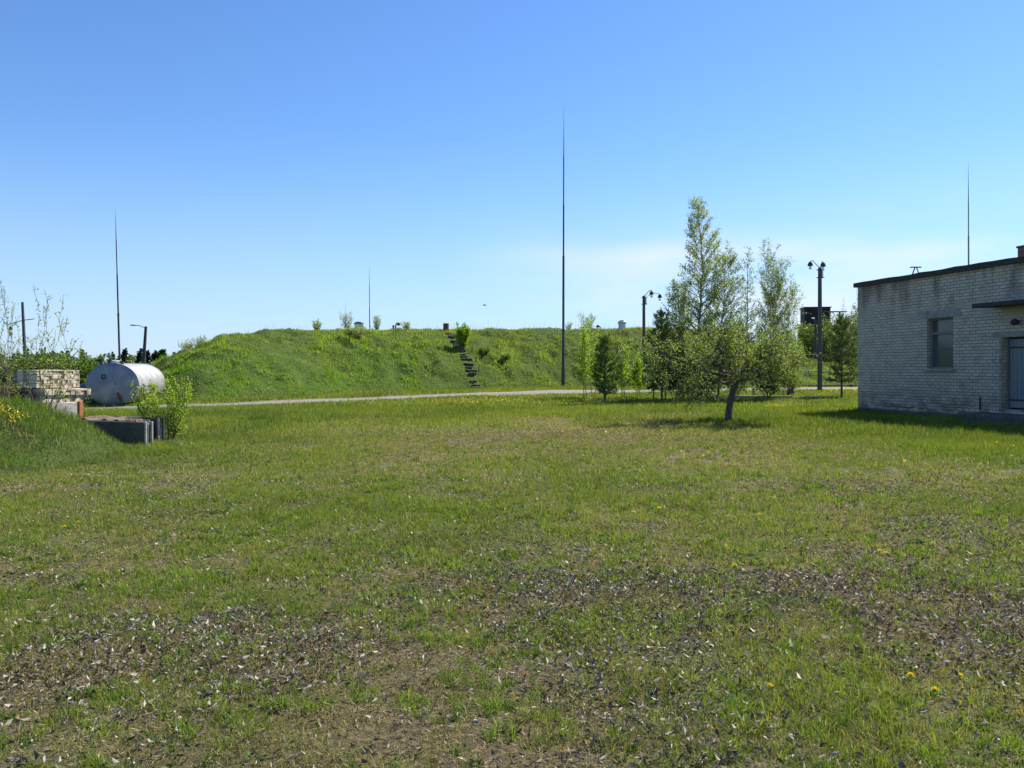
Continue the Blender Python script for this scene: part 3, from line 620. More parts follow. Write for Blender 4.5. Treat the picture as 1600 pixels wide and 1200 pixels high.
# undergrowth at the clump's foot
for i, (px, Y, h_, w_, lab, c1, c2) in enumerate([
    (1060, 41, 2.6, 1.3, 'green bush under the left side of the tallest birch', (.08, .13, .03), (.17, .25, .05)),
    (1105, 42.5, 2.9, 1.4, 'dense bush in the middle of the clump behind the apple tree', (.09, .14, .03), (.18, .26, .05)),
    (1150, 42.5, 2.8, 1.4, 'bush in the clump behind the apple tree crown to its right', (.09, .14, .03), (.19, .27, .05)),
    (1200, 40.3, 2.1, 1.35, 'spreading bush with bare lower twigs at the right foot of the clump', (.06, .085, .03), (.13, .17, .05)),
    (1232, 44.5, 3.1, 1.2, 'bright yellow-green bush at the right edge of the clump', (.13, .2, .035), (.2, .3, .05))]):
    p = Plant(30+i); b0 = GY(px, Y)
    for k in range(9):
        a = k*2.4; rr = p.r.uniform(.2, 1)*w_; top = Vector(b0)+Vector((math.cos(a)*rr, math.sin(a)*rr, h_*p.r.uniform(.6, 1)))
        p.leader(b0, top, .02, .12, lambda u: .35+.35*(1-u), 13, (60, 30), 22, 4, .06, .1, .6, .06)
    p.finish('bush', lab, 'bush', b0, .085, .6, c1, c2, M['leaf'], M['bark'], 'bushes in the clump')
# low dark spruce
def conifer(seed, px, Y, ytop, hw, name, label, c1, c2, nb=60, group=None, whorl=11, cb=.08, needleL=.1, ang=(85, 35), r0=.05, gap=0, dens=24, basepx=None, tw=5):
    p = Plant(seed); b0 = GY(px, Y); tp = P(basepx or px, ytop, Y)
    p.leader(b0, tp, r0, cb, lambda u: hw*(.1+1.05*(1-u)**.8*(1-.4*max(0, .2-u)/.2)), nb, ang, dens, tw, .045, .05, .45, .02, .004, whorl, .15)
    return p.finish(name, label, 'tree', b0, needleL, .16, c1, c2, M['needle'], M['bark'], group, needle=5)
conifer(41, 1090, 39.8, 588, .45, 'spruce_tree', 'small dark spruce low in the clump left of the apple trunk', (.012, .028, .012), (.03, .055, .018), 50, None, 12, .03, .07)
conifer(42, 945, 40.3, 524, .95, 'pine_tree', 'small dark pine with a thick bare foot, left of the lamp posts', (.09, .15, .03), (.22, .31, .06), 80, None, 12, .13, .12, (82, 40), .08, dens=21, tw=5)
conifer(43, 1034, 40.6, 487, 1.15, 'pine_tree', 'dark pine beside the concrete lamp post behind the apple tree', (.06, .1, .025), (.16, .23, .05), 76, None, 12, .12, .13, (85, 40), .07, dens=20, tw=5)
conifer(44, 1315, 43, 492, 1.25, 'pine_tree', 'young airy pine beside the corner of the brick building', (.07, .11, .03), (.19, .25, .06), 80, None, 12, .2, .12, (82, 45), .07, dens=17, tw=5)
# pale saplings by the pine
for i, (px, ytop, Y, hw, lab) in enumerate([(912, 515, 42.2, .55, 'thin yellow-green birch sapling left of the small dark pine'), (925, 505, 43, .5, 'taller yellow-green birch sapling touching the small dark pine'),
                                       (972, 545, 42.6, .5, 'yellow-green sapling just right of the small dark pine'), (996, 560, 42.8, .5, 'low yellow-green sapling beside the foot of the lamp post')]):
    p = Plant(50+i); b0 = GY(px, Y)
    for k in range(2):
        p.leader(Vector(b0)+Vector((k*.15, 0, 0)), P(px+p.r.uniform(-8, 8), ytop+k*14, Y), .022, .2, lambda u: hw*(.3+.8*(1-u)), 30, (55, 30), 24, 5, .06, .09, .5, .05)
    p.finish('birch_sapling', lab, 'tree', b0, .075, .7, (.2, .3, .03), (.32, .44, .06), M['leaf'], M['bark_pale'], 'birch saplings by the path')
for i, px in enumerate((1022, 1040, 1056, 1075)):
    p = Plant(60+i); b0 = GY(px, 40.6+.5*(i % 2))
    p.leader(b0, P(px+p.r.uniform(-8, 8), (560, 545, 550, 540)[i], 40.8), .04, .25, lambda u: .35+.5*(1-u), 22, (60, 35), 22, 5, .06, .09, .5, .05)
    p.finish('young_tree', ('thin dark-stemmed young tree under the left pine of the clump', 'thin young tree standing between pine and birch', 'slender young tree left of the small spruce', 'slender young tree touching the small spruce')[i], 'tree', b0, .08, .65, (.06, .1, .025), (.13, .2, .04), M['leaf'], M['bark'], 'young trees in the clump')
# crooked apple tree
p = Plant(71); Y0 = 24.6; b0 = (P(1138, 0, Y0).x, Y0, h1(P(1138, 0, Y0).x, Y0)-.04)
tr = [Vector(b0), P(1139, 640, Y0), P(1143, 620, Y0), P(1148, 600, Y0), P(1150, 588, Y0+.05)]
p.w.tube(tr, [.12, .098, .09, .095, .09], 10, False)
F0 = tr[-1]
limbs = [((1146, 600), (1058, 578), -.2, .055, .0), ((1150, 592), (1108, 560), .5, .06, .05), ((1150, 590), (1045, 556), -.6, .05, .03), ((1152, 590), (1145, 535), .4, .06, .06),
         ((1152, 588), (1185, 545), -.5, .06, .06), ((1153, 592), (1205, 562), .6, .055, .04), ((1153, 594), (1222, 572), -.6, .05, .02), ((1150, 588), (1120, 535), -1.2, .05, .05), ((1152, 588), (1165, 540), 1.2, .055, .05), ((1150, 588), (1100, 550), 1.3, .05, .04), ((1152, 590), (1190, 560), -1.3, .05, .03)]
for (sx, sy), (ex, ey), dy, r_, up in limbs:
    a = P(sx, sy, Y0); e = P(ex, ey, Y0+dy); v = e-a; m1 = a+v*.35+Vector((0, 0, -.1)); m2 = a+v*.7+Vector((0, 0, -.04)); pts = [a, m1, m2, e]
    p.w.tube(pts, [r_, r_*.8, r_*.65, r_*.5], 7, False)
    for k in range(7):
        q, d = p.at(pts, .3+.7*(k+.5)/7); out_ = Vector((q.x-F0.x, q.y-F0.y, 0)); out_ = out_.normalized() if out_.length > .1 else Vector((0, 0, 0))
        nd = (out_*.8+Vector((0, 0, .3))+p.rv(.5)).normalized(); p.grow(q, nd, p.r.uniform(.75, 1.15), r_*.38, 0, 2, .05, 25, 6, .75, .035, .6, .2)
p.finish('apple_tree', 'crooked apple tree with a dark leaning trunk and wide flat crown on the lawn', 'tree', b0, .052, .65, (.1, .14, .035), (.26, .32, .09), M['leaf'], M['bark'])

# shrubs on the mound
def shrub(seed, px, pbase, Y, h_, w_, label, c1, c2, n=8, leaf=.08, dens=20, name='shrub', group=None, base=None, nb=12, tw=3, wr=.6, zoff=0, bark='twig', stems=.014, cb=.12):
    p = Plant(seed); x = (px-800)/FPX*Y; b0 = base or (x, Y, h1(x, Y)-.03+zoff)
    for k in range(n):
        a = k*2.4+p.r.random(); rr = p.r.uniform(.25, 1)*w_; top = Vector(b0)+Vector((math.cos(a)*rr, math.sin(a)*rr, h_*p.r.uniform(.65, 1)))
        p.leader(Vector(b0)+Vector((math.cos(a), math.sin(a), 0))*w_*.12, top, stems, cb, lambda u: w_*(.22+.25*(1-u)), nb, (50, 22), dens, tw, .08, .1, .5, .03)
    return p.finish(name, label, 'shrub', b0, leaf, wr, c1, c2, M['leaf'], M[bark], group)
shrub(80, 722, 0, 59.3, 1.75, .62, 'bright yellow-green shrub growing beside the mound steps', (.17, .28, .02), (.32, .46, .04), 14, .11, 30)
PALE1, PALE2 = (.24, .27, .14), (.42, .46, .24)  # backlit paleness is mixed into these leaf colours
for i, (px, Y, h_, w_, lab, d_) in enumerate([
    (495, 60, .85, .42, 'small pale shrub on the crest, leftmost of those near the vent box', 20), (541, 61, 1.35, .62, 'larger pale shrub on the crest just left of the grey vent box', 13),
    (588, 62, 1.1, .38, 'narrow pale shrub on the crest right of the thin far mast', 22), (918, 71, 1.5, .95, 'round pale shrub on the crest right of the tall mast', 15),
    (560, 56.5, .8, .5, 'thin pale shrub on the upper slope below the grey vent box', 16), (635, 62, .5, .5, 'very low pale shrub on the crest right of the bent vent pipe', 12), (292, 50.5, .6, .7, 'wispy pale shrub on the left shoulder of the mound', 9), (312, 51, .75, .5, 'wispy pale shrub higher on the left shoulder of the mound', 8), (888, 70.5, .7, .35, 'tiny thin shrub on the crest right beside the tall mast', 8)]):
    shrub(81+i, px, 0, Y, h_, w_, lab, PALE1, PALE2, 9, .075, d_, group='pale shrubs on the mound', nb=9)
for i, (px, Y, h_, w_, lab) in enumerate([(757, 59.5, .3, .5, 'low dark green tussock on the slope right of the bright shrub'), (790, 59.5, .28, .35, 'small dark tussock on the slope in the middle between steps and tall mast'), (547, 57, .35, .6, 'dark green tussock high on the slope under the crest shrubs')]):
    shrub(95+i, px, 0, Y, h_, w_, lab, (.06, .11, .02), (.1, .16, .03), 9, .1, 18, zoff=-.12, name='tussock', group='dark tussocks on the slope', nb=7)
# left side plants
shrub(100, 264, 0, 17.9, 1.2, .6, 'bright yellow-green leafy bush beside the concrete troughs', (.19, .28, .03), (.38, .5, .06), 11, .04, 36, wr=.7, nb=12)
shrub(101, 232, 0, 19.3, 1.15, .38, 'yellow-green bush in front of the silver tank flank', (.15, .25, .02), (.3, .42, .05), 8, .055, 30, wr=.7, nb=11)
LB = (.2, .25, .07); LB2 = (.4, .44, .16)
def rowan(seed, px, Y, tips, label, z=None, dens=15):
    p = Plant(seed); x = (px-800)/FPX*Y; b0 = (x, Y, h1(x, Y)-.05)
    for tx, ty, dy in tips:
        pts = p.leader(Vector(b0)+Vector((p.r.uniform(-.08, .08), p.r.uniform(-.1, .1), 0)), P(tx, ty, Y+dy), .011, .28, lambda u: .3*(1-.4*u), 7, (38, 25), dens, 1, .05, .1, .5, .02, .02)
        for _ in range(8): p.leafpt(pts[-1]+p.rv(.02), p.rv(1).normalized())
    return p.finish('rowan_sapling', label, 'tree', b0, .055, .4, LB, LB2, M['leaf'], M['twig'], 'rowan saplings by the brick stack')
rowan(110, 66, 16.6, [(60, 480, .2), (80, 463, 0), (88, 490, -.2), (104, 505, .2), (72, 520, .4), (112, 545, .1), (50, 530, .3), (125, 548, .3)], 'tall bare-stemmed rowan sapling rising in front of the brick stack')
rowan(111, 10, 17.2, [(22, 480, .2), (2, 450, 0), (12, 505, -.3), (30, 530, .2), (-25, 440, 0), (-10, 460, .3)], 'rowan sapling cut by the left edge of the photo')
for i, (px, Y, h_, w_, lab, c1, c2) in enumerate([
    (20, 22, .72, .9, 'leafy green thicket left of the brick stack at the photo edge', (.08, .12, .03), (.16, .22, .05)),
    (-25, 21, .85, .9, 'leafy green thicket cut by the left photo edge', (.08, .12, .03), (.17, .22, .05)),
    (60, 24, .75, .8, 'leafy green bush behind the brick stack', (.09, .14, .03), (.18, .27, .05)),
    (105, 25, .65, .7, 'leafy green bush behind the right end of the brick stack', (.1, .16, .03), (.2, .3, .05)),
    (20, 18.4, .62, .55, 'brown dry brush heap left of the brick stack', (.13, .09, .045), (.24, .17, .08)),
    (-20, 18, .7, .6, 'brown dry brush heap cut by the left photo edge', (.12, .09, .045), (.22, .16, .08))]):
    shrub(120+i, px, 0, Y, h_, w_, lab, c1, c2, 9, .055, 22, name='thicket', nb=10)
# weeds about the brick stack
for i, (px, Y, h_, w_, lab) in enumerate([(100, 17.4, .42, .28, 'leafy weeds growing in front of the lower brick stack'), (78, 17.3, .3, .2, 'leafy weeds at the foot of the rowan sapling'), (150, 17.4, .22, .25, 'grey-green weeds behind the shaded concrete trough'), (128, 17.2, .2, .2, 'weeds beside the red hollow block')]):
    shrub(130+i, px, 0, Y, h_, w_, lab, (.07, .12, .03), (.17, .26, .06), 8, .045, 40, name='weed_clump', nb=8)
# tall grass tufts on the lawn
def tuft(px, Y, h_, w_, n, label, c=(.07, .13, .02)):
    x0 = (px-800)/FPX*Y; x = rng.normal(x0, w_*.5, n); y = rng.normal(Y, w_*.5, n)
    col = np.array(c)*rng.uniform(.6, 1.4, (n, 1)); me = blades('tuft', np.stack([x-x0, y-Y, H(x, y)-h1(x0, Y)-.01], -1), rng.uniform(.5, 1, n)*h_, np.full(n, .014), col, .35, 2)
    o = link('grass_tuft', me); o.location = (x0, Y, h1(x0, Y)); tag(o, label, 'grass tuft', 'taller grass tufts on the lawn')
tuft(405, 26, .22, .5, 900, 'dark tall grass tuft alone on the left lawn below the path')
tuft(1128, 25, .2, .7, 1500, 'tall grass around the foot of the apple tree')
tuft(1190, 26, .16, .9, 1400, 'tall grass on the lawn right of the apple tree foot')

# ------------------------------------------------------------------ far wood and scrub
def clumpcloud(name, crowns, label, c1, c2, leafL, cat='wood', per=240):
    A = []; D = []; Cc = []
    for (x, y, z, rw, hh, kind) in crowns:
        n = per; u = rng.uniform(0, 1, n)
        if kind == 'spruce': rad = rw*(1-u)*.9; zz = z+u*hh
        else: rad = rw*np.sqrt(np.clip(1-(2*u-1)**2, 0, 1)); zz = z+hh*(.1+.9*u)
        a = rng.uniform(0, 2*np.pi, n); q = rng.uniform(.5, 1.05, n)*rad
        A.append(np.stack([x+np.cos(a)*q, y+np.sin(a)*q, zz], -1)); D.append(unit(rng.normal(0, 1, (n, 3))))
        t = rng.uniform(0, 1)*.7+rng.uniform(0, .3, (n, 1)); cc = np.array(c1)*(1-t)+np.array(c2)*t
        if kind == 'spruce': cc = np.array([.018, .035, .018])*rng.uniform(.7, 1.3, (n, 1))
        Cc.append(cc)
    A = np.concatenate(A); n = len(A)
    tag(link(name, leaves(name, A-np.array([0, 0, 0]), np.concatenate(D), rng.uniform(.6, 1.3, n)*leafL, np.full((n, 1), .8), np.concatenate(Cc), M['leaf'])), label, cat, kind='stuff')
cr = []
for i in range(560):
    x = rng.uniform(-560, 560); y = rng.uniform(430, 520)+rng.normal(0, 8); sp = rng.uniform() < .22 or abs(x+195) < 14
    hh = rng.uniform(8.8, 10.8)+(1.4 if sp else 0); cr.append((x, y, -1+.8*0, rng.uniform(3, 6)*(.45 if sp else 1), hh+1, 'spruce' if sp else 'round'))
clumpcloud('far_wood', cr, 'far low wood on the horizon with a few dark spruce tops', (.05, .075, .03), (.1, .13, .05), 1.5, per=260)
cr = []
for i in range(420):
    y = rng.uniform(60, 260); x = -y*rng.uniform(.35, .95); hh = rng.uniform(1.1, 1.7)+y*.0055; cr.append((x, y, 0, rng.uniform(1.3, 2.6)+y*.008, hh, 'round'))
for i in range(120):
    y = rng.uniform(110, 260); x = y*rng.uniform(.3, .9); hh = rng.uniform(3, 6)+y*.012; cr.append((x, y, 0, rng.uniform(2, 3.6), hh, 'round'))
clumpcloud('far_scrub', cr, 'olive green scrub filling the land left of the mound', (.055, .075, .03), (.12, .15, .055), .38, per=300)
for i, (px, Y, h_, w_, lab) in enumerate([(118, 52, 1.6, 1.4, 'bright green bush between the brick stack and the silver tank'), (140, 56, 1.6, 1.5, 'green bush just behind the left side of the silver tank'), (85, 58, 1.75, 1.7, 'green bush beyond the top of the brick stack'), (40, 60, 1.9, 1.8, 'green bush under the leaning utility pole')]):
    shrub(140+i, px, 0, Y, h_, w_, lab, (.08, .13, .025), (.16, .24, .045), 12, .16, 14, name='bush', group='bushes beyond the left bank', nb=10, stems=.03)
# right background trees
for i, (px, Y, yt, hw, lab, c1, c2, dn) in enumerate([
    (1275, 80, 518, 2.3, 'rounded green tree in front of the backlit tower shed', (.07, .1, .03), (.13, .17, .05), 9),
    (1303, 84, 506, 2.2, 'grey-green tree right of the backlit tower shed', (.08, .105, .04), (.14, .17, .07), 8),
    (1325, 82, 500, 2.4, 'tree behind the young pine, nearest the building corner', (.08, .11, .035), (.15, .18, .06), 8),
    (1348, 86, 490, 2.4, 'tree half hidden behind the corner of the brick building', (.08, .11, .035), (.15, .18, .06), 8),
    (1245, 84, 545, 1.6, 'low tree left of the backlit tower shed behind the willow', (.08, .12, .03), (.15, .2, .05), 9)]):
    p = Plant(150+i); b0 = GY(px, Y)
    for k in range(6):
        a = k*1.05; tp = P(px, yt, Y)+Vector((math.cos(a)*hw*.55, math.sin(a)*hw*.55, -p.r.uniform(0, 1.2)*(k > 0)))
        p.leader(b0, tp, .06, .15, lambda u: hw*(.35+.35*(1-u)), 18, (60, 30), dn, 5, .05, .1, .5, .12)
    p.finish('background_tree', lab, 'tree', b0, .2, .6, c1, c2, M['leaf'], M['bark'], 'trees near the tower shed')
for i, (px, yt) in enumerate(((1318, 466), (1338, 452), (1330, 480))):
    p = Plant(160+i); b0 = GY(px, 78); p.leader(b0, P(px, yt, 78), .05, .45, lambda u: .7*(1-u)+.1, 22, (35, 20), 1.5, 3, .08, .08)
    p.finish('bare_birch', ('nearly leafless thin birch rising behind the young pine', 'nearly leafless thin birch touching the building corner', 'short nearly leafless birch between its two taller neighbours')[i], 'tree', b0, .1, .5, (.12, .15, .07), (.2, .22, .1), M['leaf'], M['bark_pale'], 'leafless birches by the building')

# ------------------------------------------------------------------ masts
def mast(px0, pyb, px1, pyt, Y, radii, label, m_='lightning', base_r=None):
    b = P(px0, pyb, Y); b.z = min(b.z, h1(b.x, b.y)) if pyb > 0 else b.z; t = P(px1, pyt, Y); L_ = t-b
    o = thing('antenna_mast', label, 'mast', b, 0, 'slender antenna masts')
    if base_r:
        k = MB(); k.tube([(0, 0, -.1), L_*.06], base_r, 10); k.build('base_sleeve', M[m_], o, True)
    n = len(radii)
    for i, (f0, f1, r) in enumerate(radii):
        k = MB(); k.tube([L_*f0, L_*f1], [r, r*.92], 8); 
        if i: k.tube([L_*f0-L_.normalized()*.12, L_*f0+L_.normalized()*.08], r*1.35, 8)
        k.build('tube_section', M[m_], o, True)
    k = MB(); k.tube([L_*radii[-1][1], L_], [radii[-1][2]*.8, .004], 6); k.build('whip_tip', M[m_], o, True)
mast(880, 600, 881, 165, 59, [(0, .2, .1), (.2, .46, .085), (.46, .64, .06), (.64, .82, .045)], 'tallest dark mast in the middle, standing at the foot of the mound', base_r=.135)
mast(188, 590, 180, 325, 62, [(0, .4, .075), (.4, .62, .058), (.62, .82, .04)], 'slightly leaning mast behind the silver tank')
mast(578, 560, 577, 412, 110, [(0, .35, .075), (.35, .6, .06), (.6, .8, .045)], 'thin far mast beyond the crest beside the narrow pale shrub')
mast(540, 560, 540, 468, 150, [(0, .4, .07), (.4, .7, .05)], 'faintest farthest mast rising from the larger pale shrub', 'mast_pale')
mast(1514, 600, 1513, 252, 66, [(0, .4, .085), (.4, .66, .065), (.66, .82, .045)], 'mast rising behind the flat roof of the brick building', 'mast_pale')

# ------------------------------------------------------------------ lamp posts
def lamphead(t, p):
    b = MB(); b.lathe([(.03, .2), (.1, .17), (.15, .05), (.17, -.05), (.15, -.06), (0, -.05)], 12, p); h = b.build('lamp_head', M['dark_metal'], t, True)
    b = MB(); b.lathe([(.085, -.061), (.1, -.16), (.075, -.26), (0, -.29)], 10, p); b.build('glass_globe', M['lampglass'], h, True)
    return h
def lamp_post(px, pyb, pyt, Y, heads, label, face):
    g = h1((px-800)/FPX*Y, Y); b = Vector(((px-800)/FPX*Y, Y, g)); top = P(px, pyt, Y).z-g
    t = thing('lamp_post', label, 'lamp post', b, 0, 'twin-headed concrete lamp posts')
    k = MB(); k.box((0, 0, top/2-.15), (.2, .22, top+.3), bev=.03)
    for i in range(4): # taper
        pass
    v = k.v; k.v = [(x*(1.25-.35*max(z, 0)/top), y*(1.25-.35*max(z, 0)/top), z) for x, y, z in v]; k.build('pole', M['pole'], t)
    k = MB(); k.box((.14, -.02, top-.38), (.1, .14, .55), bev=.02); k.build('junction_box', M['galv'], t)
    for zz in (top-.15, top-.62):
        k = MB(); k.box((0.03, 0, zz), (.42, .26, .035)); k.build('clamp', M['dark_metal'], t)
    for hx, hy, dy in heads:
        e = P(hx, hy, Y+dy)-b; s = Vector((.02, 0, top-.35)); m1 = Vector((e.x*.2, e.y*.2, top+(e.z-top)*.45)); m2 = Vector((e.x*.75, e.y*.75, e.z+.27)); m3 = e+Vector((0, 0, .24)); m4 = e+Vector((0, 0, .15))
        k = MB(); k.tube([s, Vector((.03, 0, top-.02)), m1, m2, m3, m4], .024, 7); k.build('lamp_arm', M['dark_metal'], t, True); lamphead(t, e)
lamp_post(1006, 602, 462, 61, [(1018, 459, -.8), (1031, 464, .5)], 'concrete lamp post with both lamps turned right, beside the tree clump', 0)
lamp_post(1281, 607, 418, 51, [(1266, 414, .2), (1286, 415, -.9)], 'taller concrete lamp post right of the clump with lamps to both sides', 0)
# utility poles at the left
def utility(px0, pyb, px1, pyt, Y, label, kind):
    x = (px0-800)/FPX*Y; b = Vector((x, Y, h1(x, Y)-.2)); top = P(px1, pyt, Y)-b
    t = thing('utility_pole', label, 'pole', b, 0, 'old wooden utility poles at the left')
    k = MB(); k.tube([(0, 0, 0), top*.5, top], [.16, .14, .11], 9); k.build('pole', M['polewood'], t, True)
    if kind == 0:
        q = top*.78; k = MB(); k.tube([q+Vector((-1.3, 0, -.35)), q+Vector((0, 0, 0)), q+Vector((1.0, 0, .12))], .035, 6); k.build('cross_arm', M['dark_metal'], t)
        for dz in (-.75, -1.25):
            k = MB(); k.lathe([(.02, .2), (.13, .15), (.17, 0), (.1, -.14), (0, -.16)], 10, q+Vector((-1.15, 0, dz))); k.build('insulator', M['dark_metal'], t, True)
        k = MB(); k.tube([q+Vector((-1.15, 0, -.32)), q+Vector((-1.15, 0, -1.2))], .012, 5); k.build('hanger_wire', M['dark_metal'], t)
    else:
        k = MB(); k.tube([top*.97, top+Vector((-.5, 0, .05)), top+Vector((-.85, 0, .12))], .03, 6); k.build('lamp_arm', M['dark_metal'], t)
        k = MB(); k.box(top+Vector((-1.05, 0, .1)), (.5, .22, .12), bev=.04); k.build('lamp_head', M['galv'], t)
        k = MB(); k.box(top*.6+Vector((-.28, 0, 0)), (.22, .2, .32), bev=.03); k.build('switch_box', M['dark_metal'], t)
M['polewood'] = surf('tarred_wood', (.04, .038, .045), (.09, .082, .085), 6, .85, bump=.4, stretch=(1, 1, .2))
utility(41, 590, 35, 472, 75, 'wooden utility pole with crossarm and hanging insulators, far left', 0)
utility(222, 590, 228, 510, 70, 'leaning utility pole with a small street lamp behind the silver tank', 1)

# ------------------------------------------------------------------ silver tank
M['silver'] = surf('aluminium_shaded', (.13, .16, .21), (.2, .23, .29), 1.6, .42, .4, .06, bdist=.02, c3=(.36, .35, .34), s3=1.2, amt3=(.5, .75), stretch=(1, 1, 1))  # for the end caps: bluish shade painted into the aluminium colour
M['silver_rusty'] = surf('weathered_aluminium', (.36, .355, .35), (.5, .49, .48), 5, .42, .45, .08, bdist=.02, c3=(.33, .28, .23), s3=1.1, amt3=(.45, .85), stretch=(1, 1, .25))
def make_tank(px, py, Y, a, b_, Ln, rz, label, mats, extras=True, dz=0):
    c = P(px, py, Y); t = thing('fuel_tank', label, 'tank', (c.x, c.y, c.z+dz), rz)
    Mx = Matrix.Rotation(R(-90), 4, 'X')     # lathe axis z -> +y
    Mx = Matrix.Rotation(R(4), 4, 'Y') @ Mx
    k = MB(); k.M = Mx; prof = [(1, 0)]
    for i in range(1, 9):
        z = Ln*i/9; prof += [(1, z-.02), (1.008, z-.008), (1.008, z+.008), (1, z+.02)] if i in (2, 4, 6) else [(1.0-.004*(i % 2), z)]
    prof.append((1, Ln)); k.lathe([(r, z) for r, z in prof], 64, sx=a, sy=b_)
    k.f = [f for f in k.f if len(f) == 4]; k.build('shell', mats[0], t, True)
    for s, z0 in ((-1, 0), (1, Ln)):
        k = MB(); k.M = Mx; pr = [(1.012, z0-s*.03), (1.012, z0+s*.015), (.985, z0+s*.03), (.8, z0+s*.06), (.45, z0+s*.085), (0, z0+s*.095)]
        k.lathe(pr, 64, sx=a, sy=b_); o = k.build('end_cap', mats[1], t, True)
    if extras:
        k = MB(); k.lathe([(.26, -.05), (.26, .1), (.3, .1), (.3, .14), (.27, .16), (0, .17)], 20, (-.25, 1.0, b_*.97)); k.build('manhole', M['galv'], t, True)
        k = MB(); q = Vector((-.55, .35, b_*.88)); k.tube([q, q+Vector((-.02, 0, .28))], .07, 10); k.tube([q+Vector((-.02, 0, .2)), q+Vector((-.24, -.02, .26))], .055, 8); k.lathe([(.11, 0), (.11, .03), (0, .03)], 12, q+Vector((-.02, 0, .28))); k.build('valve', M['dark_metal'], t, True)
        k = MB(); q = Vector((-.2, .3, b_*.97)); k.tube([q, q+Vector((0, 0, .16))], .09, 10); k.lathe([(.13, 0), (.13, .035), (.03, .05), (.03, .09), (0, .09)], 12, q+Vector((0, 0, .16))); k.build('filler_cap', M['dark_metal'], t, True)
        k = MB(); q = Vector((.28, .5, b_*.94)); k.tube([q, q+Vector((0, 0, .12))], .08, 10); k.build('vent_stub', M['rust'], t, True)
        k = MB(); q = Vector((.32, -.07, -.62*b_-.0)); k.tube([q+Vector((-.08, 0, .22)), q+Vector((0, -.06, 0)), q+Vector((.1, -.02, -.18))], .05, 8); k.box(q+Vector((.0, -.05, 0)), (.16, .07, .16), bev=.02); k.build('drain_pipe', M['rust'], t, True)
        k = MB(); k.box((.13, -.1, .02), (.09, .02, .05)); k.build('rivet_plate', M['dark_metal'], t)
        # peeled square of black paint with drips
        k = MB()
        for (x0, z0, w, h_) in ((-.44, .42, .2, .05), (-.44, .36, .06, .1), (-.31, .34, .07, .1), (-.46, .28, .18, .05), (-.4, .22, .07, .06), (-.29, .25, .08, .04)): k.box((x0+w/2, -.085, z0), (w, .03, h_))
        k.build('paint_mark', M['dark_metal'], t)
        for dx in (-.6, .7):
            pass
    return t
make_tank(175.7, 600.5, 37, 1.1, .95, 5.4, R(11), 'large silver oval fuel tank lying on its side by the path', (M['silver_rusty'], M['silver']))
M['bluegrey'] = surf('blue_grey_paint', (.06, .075, .1), (.12, .14, .18), 3, .5, .3, .1, c3=(.2, .2, .2), s3=2)
make_tank(137, 617, 39.2, .75, .55, 3.0, R(20), 'low dark blue-grey tank half hidden left of the silver tank', (M['bluegrey'], M['bluegrey']), False)

# ------------------------------------------------------------------ slab stack at left
rzs = R(64); base = Vector((-10.62, 18.5, 0)); gz = h1(-10.2, 18.6)
ur = Vector((math.cos(rzs), math.sin(rzs), 0)); vr = Vector((-math.sin(rzs), math.cos(rzs), 0))
def slab(name, s0, s1, d0, d1, z0, z1, mat_, label, notch=0, seed=0, cat='slab', group=None, tilt=0):
    """s along lit face, d depth"""
    s0 *= .89; s1 *= .89; d1 *= .92; r = random.Random(seed); c = base+ur*((s0+s1)/2)+vr*((d0+d1)/2)
    k = MB(); w, dd, h_ = s1-s0, d1-d0, z1-z0
    if notch:
        k.box((0, 0, h_*.88), (w, dd, h_*.24)); n = notch
        for i in range(n):                   # ribs under a thin top
            x = -w/2+(i+.5)*w/n; k.box((x+r.uniform(-.004, .004), r.uniform(-.03, .012), h_*.38), (w/n*r.uniform(.84, .97), dd-.02, h_*.76), bev=.004)
    else: k.box((0, 0, h_/2), (w, dd, h_), bev=.012)
    k.v = [(x, y, z+r.uniform(-.007, .005)) for x, y, z in k.v]
    o = k.build(name, mat_, None); o.location = (c.x, c.y, z0); o.rotation_euler = (R(tilt), R(tilt*.6), rzs+R(r.uniform(-1.5, 1.5))); tag(o, label, cat, group); return o
g_ = 'slabs of the stack at the left'
M['pal'] = surf('pale_block', (.5, .41, .28), (.7, .6, .45), 16, .9, bump=.5, c3=(.2, .17, .12), s3=5, amt3=(.5, .65))
zt = 1.585
labs = ['top slab of the pale ribbed stack behind the rowan sapling', 'second ribbed slab from the top of the pale stack', 'third ribbed slab from the top of the pale stack', 'fourth ribbed slab from the top, just above the jutting slab']
for i in range(4):
    z1 = zt-i*.103; slab('ribbed_slab', 0+.01*(i % 2), 1.2+(-.02, .0, .01, -.01)[i], 0, .9, z1-.096, z1, M['pal'], labs[i], 13, i, group=g_)
slab('ribbed_slab', .12, 1.42, -.12, .9, 1.02, 1.16, M['pal'], 'wide slab jutting out under the four pale upper slabs', 9, 7, group=g_, tilt=1.5)
slab('ribbed_slab', .1, 1.3, -.05, .85, .935, 1.015, M['pal'], 'short ribbed slab directly under the jutting slab', 9, 8, group=g_)
slab('ribbed_slab', .06, 1.24, -.08, .85, .845, .93, M['pal'], 'lowest ribbed slab resting on the grey block', 9, 9, group=g_)
slab('concrete_block', .2, 1.05, -.1, .8, .3, .84, M['concrete_pale'], 'plain grey concrete block at the bottom of the stack', 0, 10, 'block', group=g_)
slab('hollow_block', 1.08, 1.2, -.12, .25, .3, .84, M['brickred'], 'orange-red clay block at the right foot of the stack', 0, 11, 'block', group=g_)
slab('hollow_block', .04, .17, -.12, .2, .32, .8, M['brickred'], 'orange-red clay block at the left foot of the stack behind the sapling', 0, 12, 'block', group=g_)
slab('concrete_block', -.15, .02, 0.1, .85, .2, 1.1, M['concrete_dark'], 'dark rough block in shadow behind the left foot of the stack', 0, 13, 'block', group=g_)
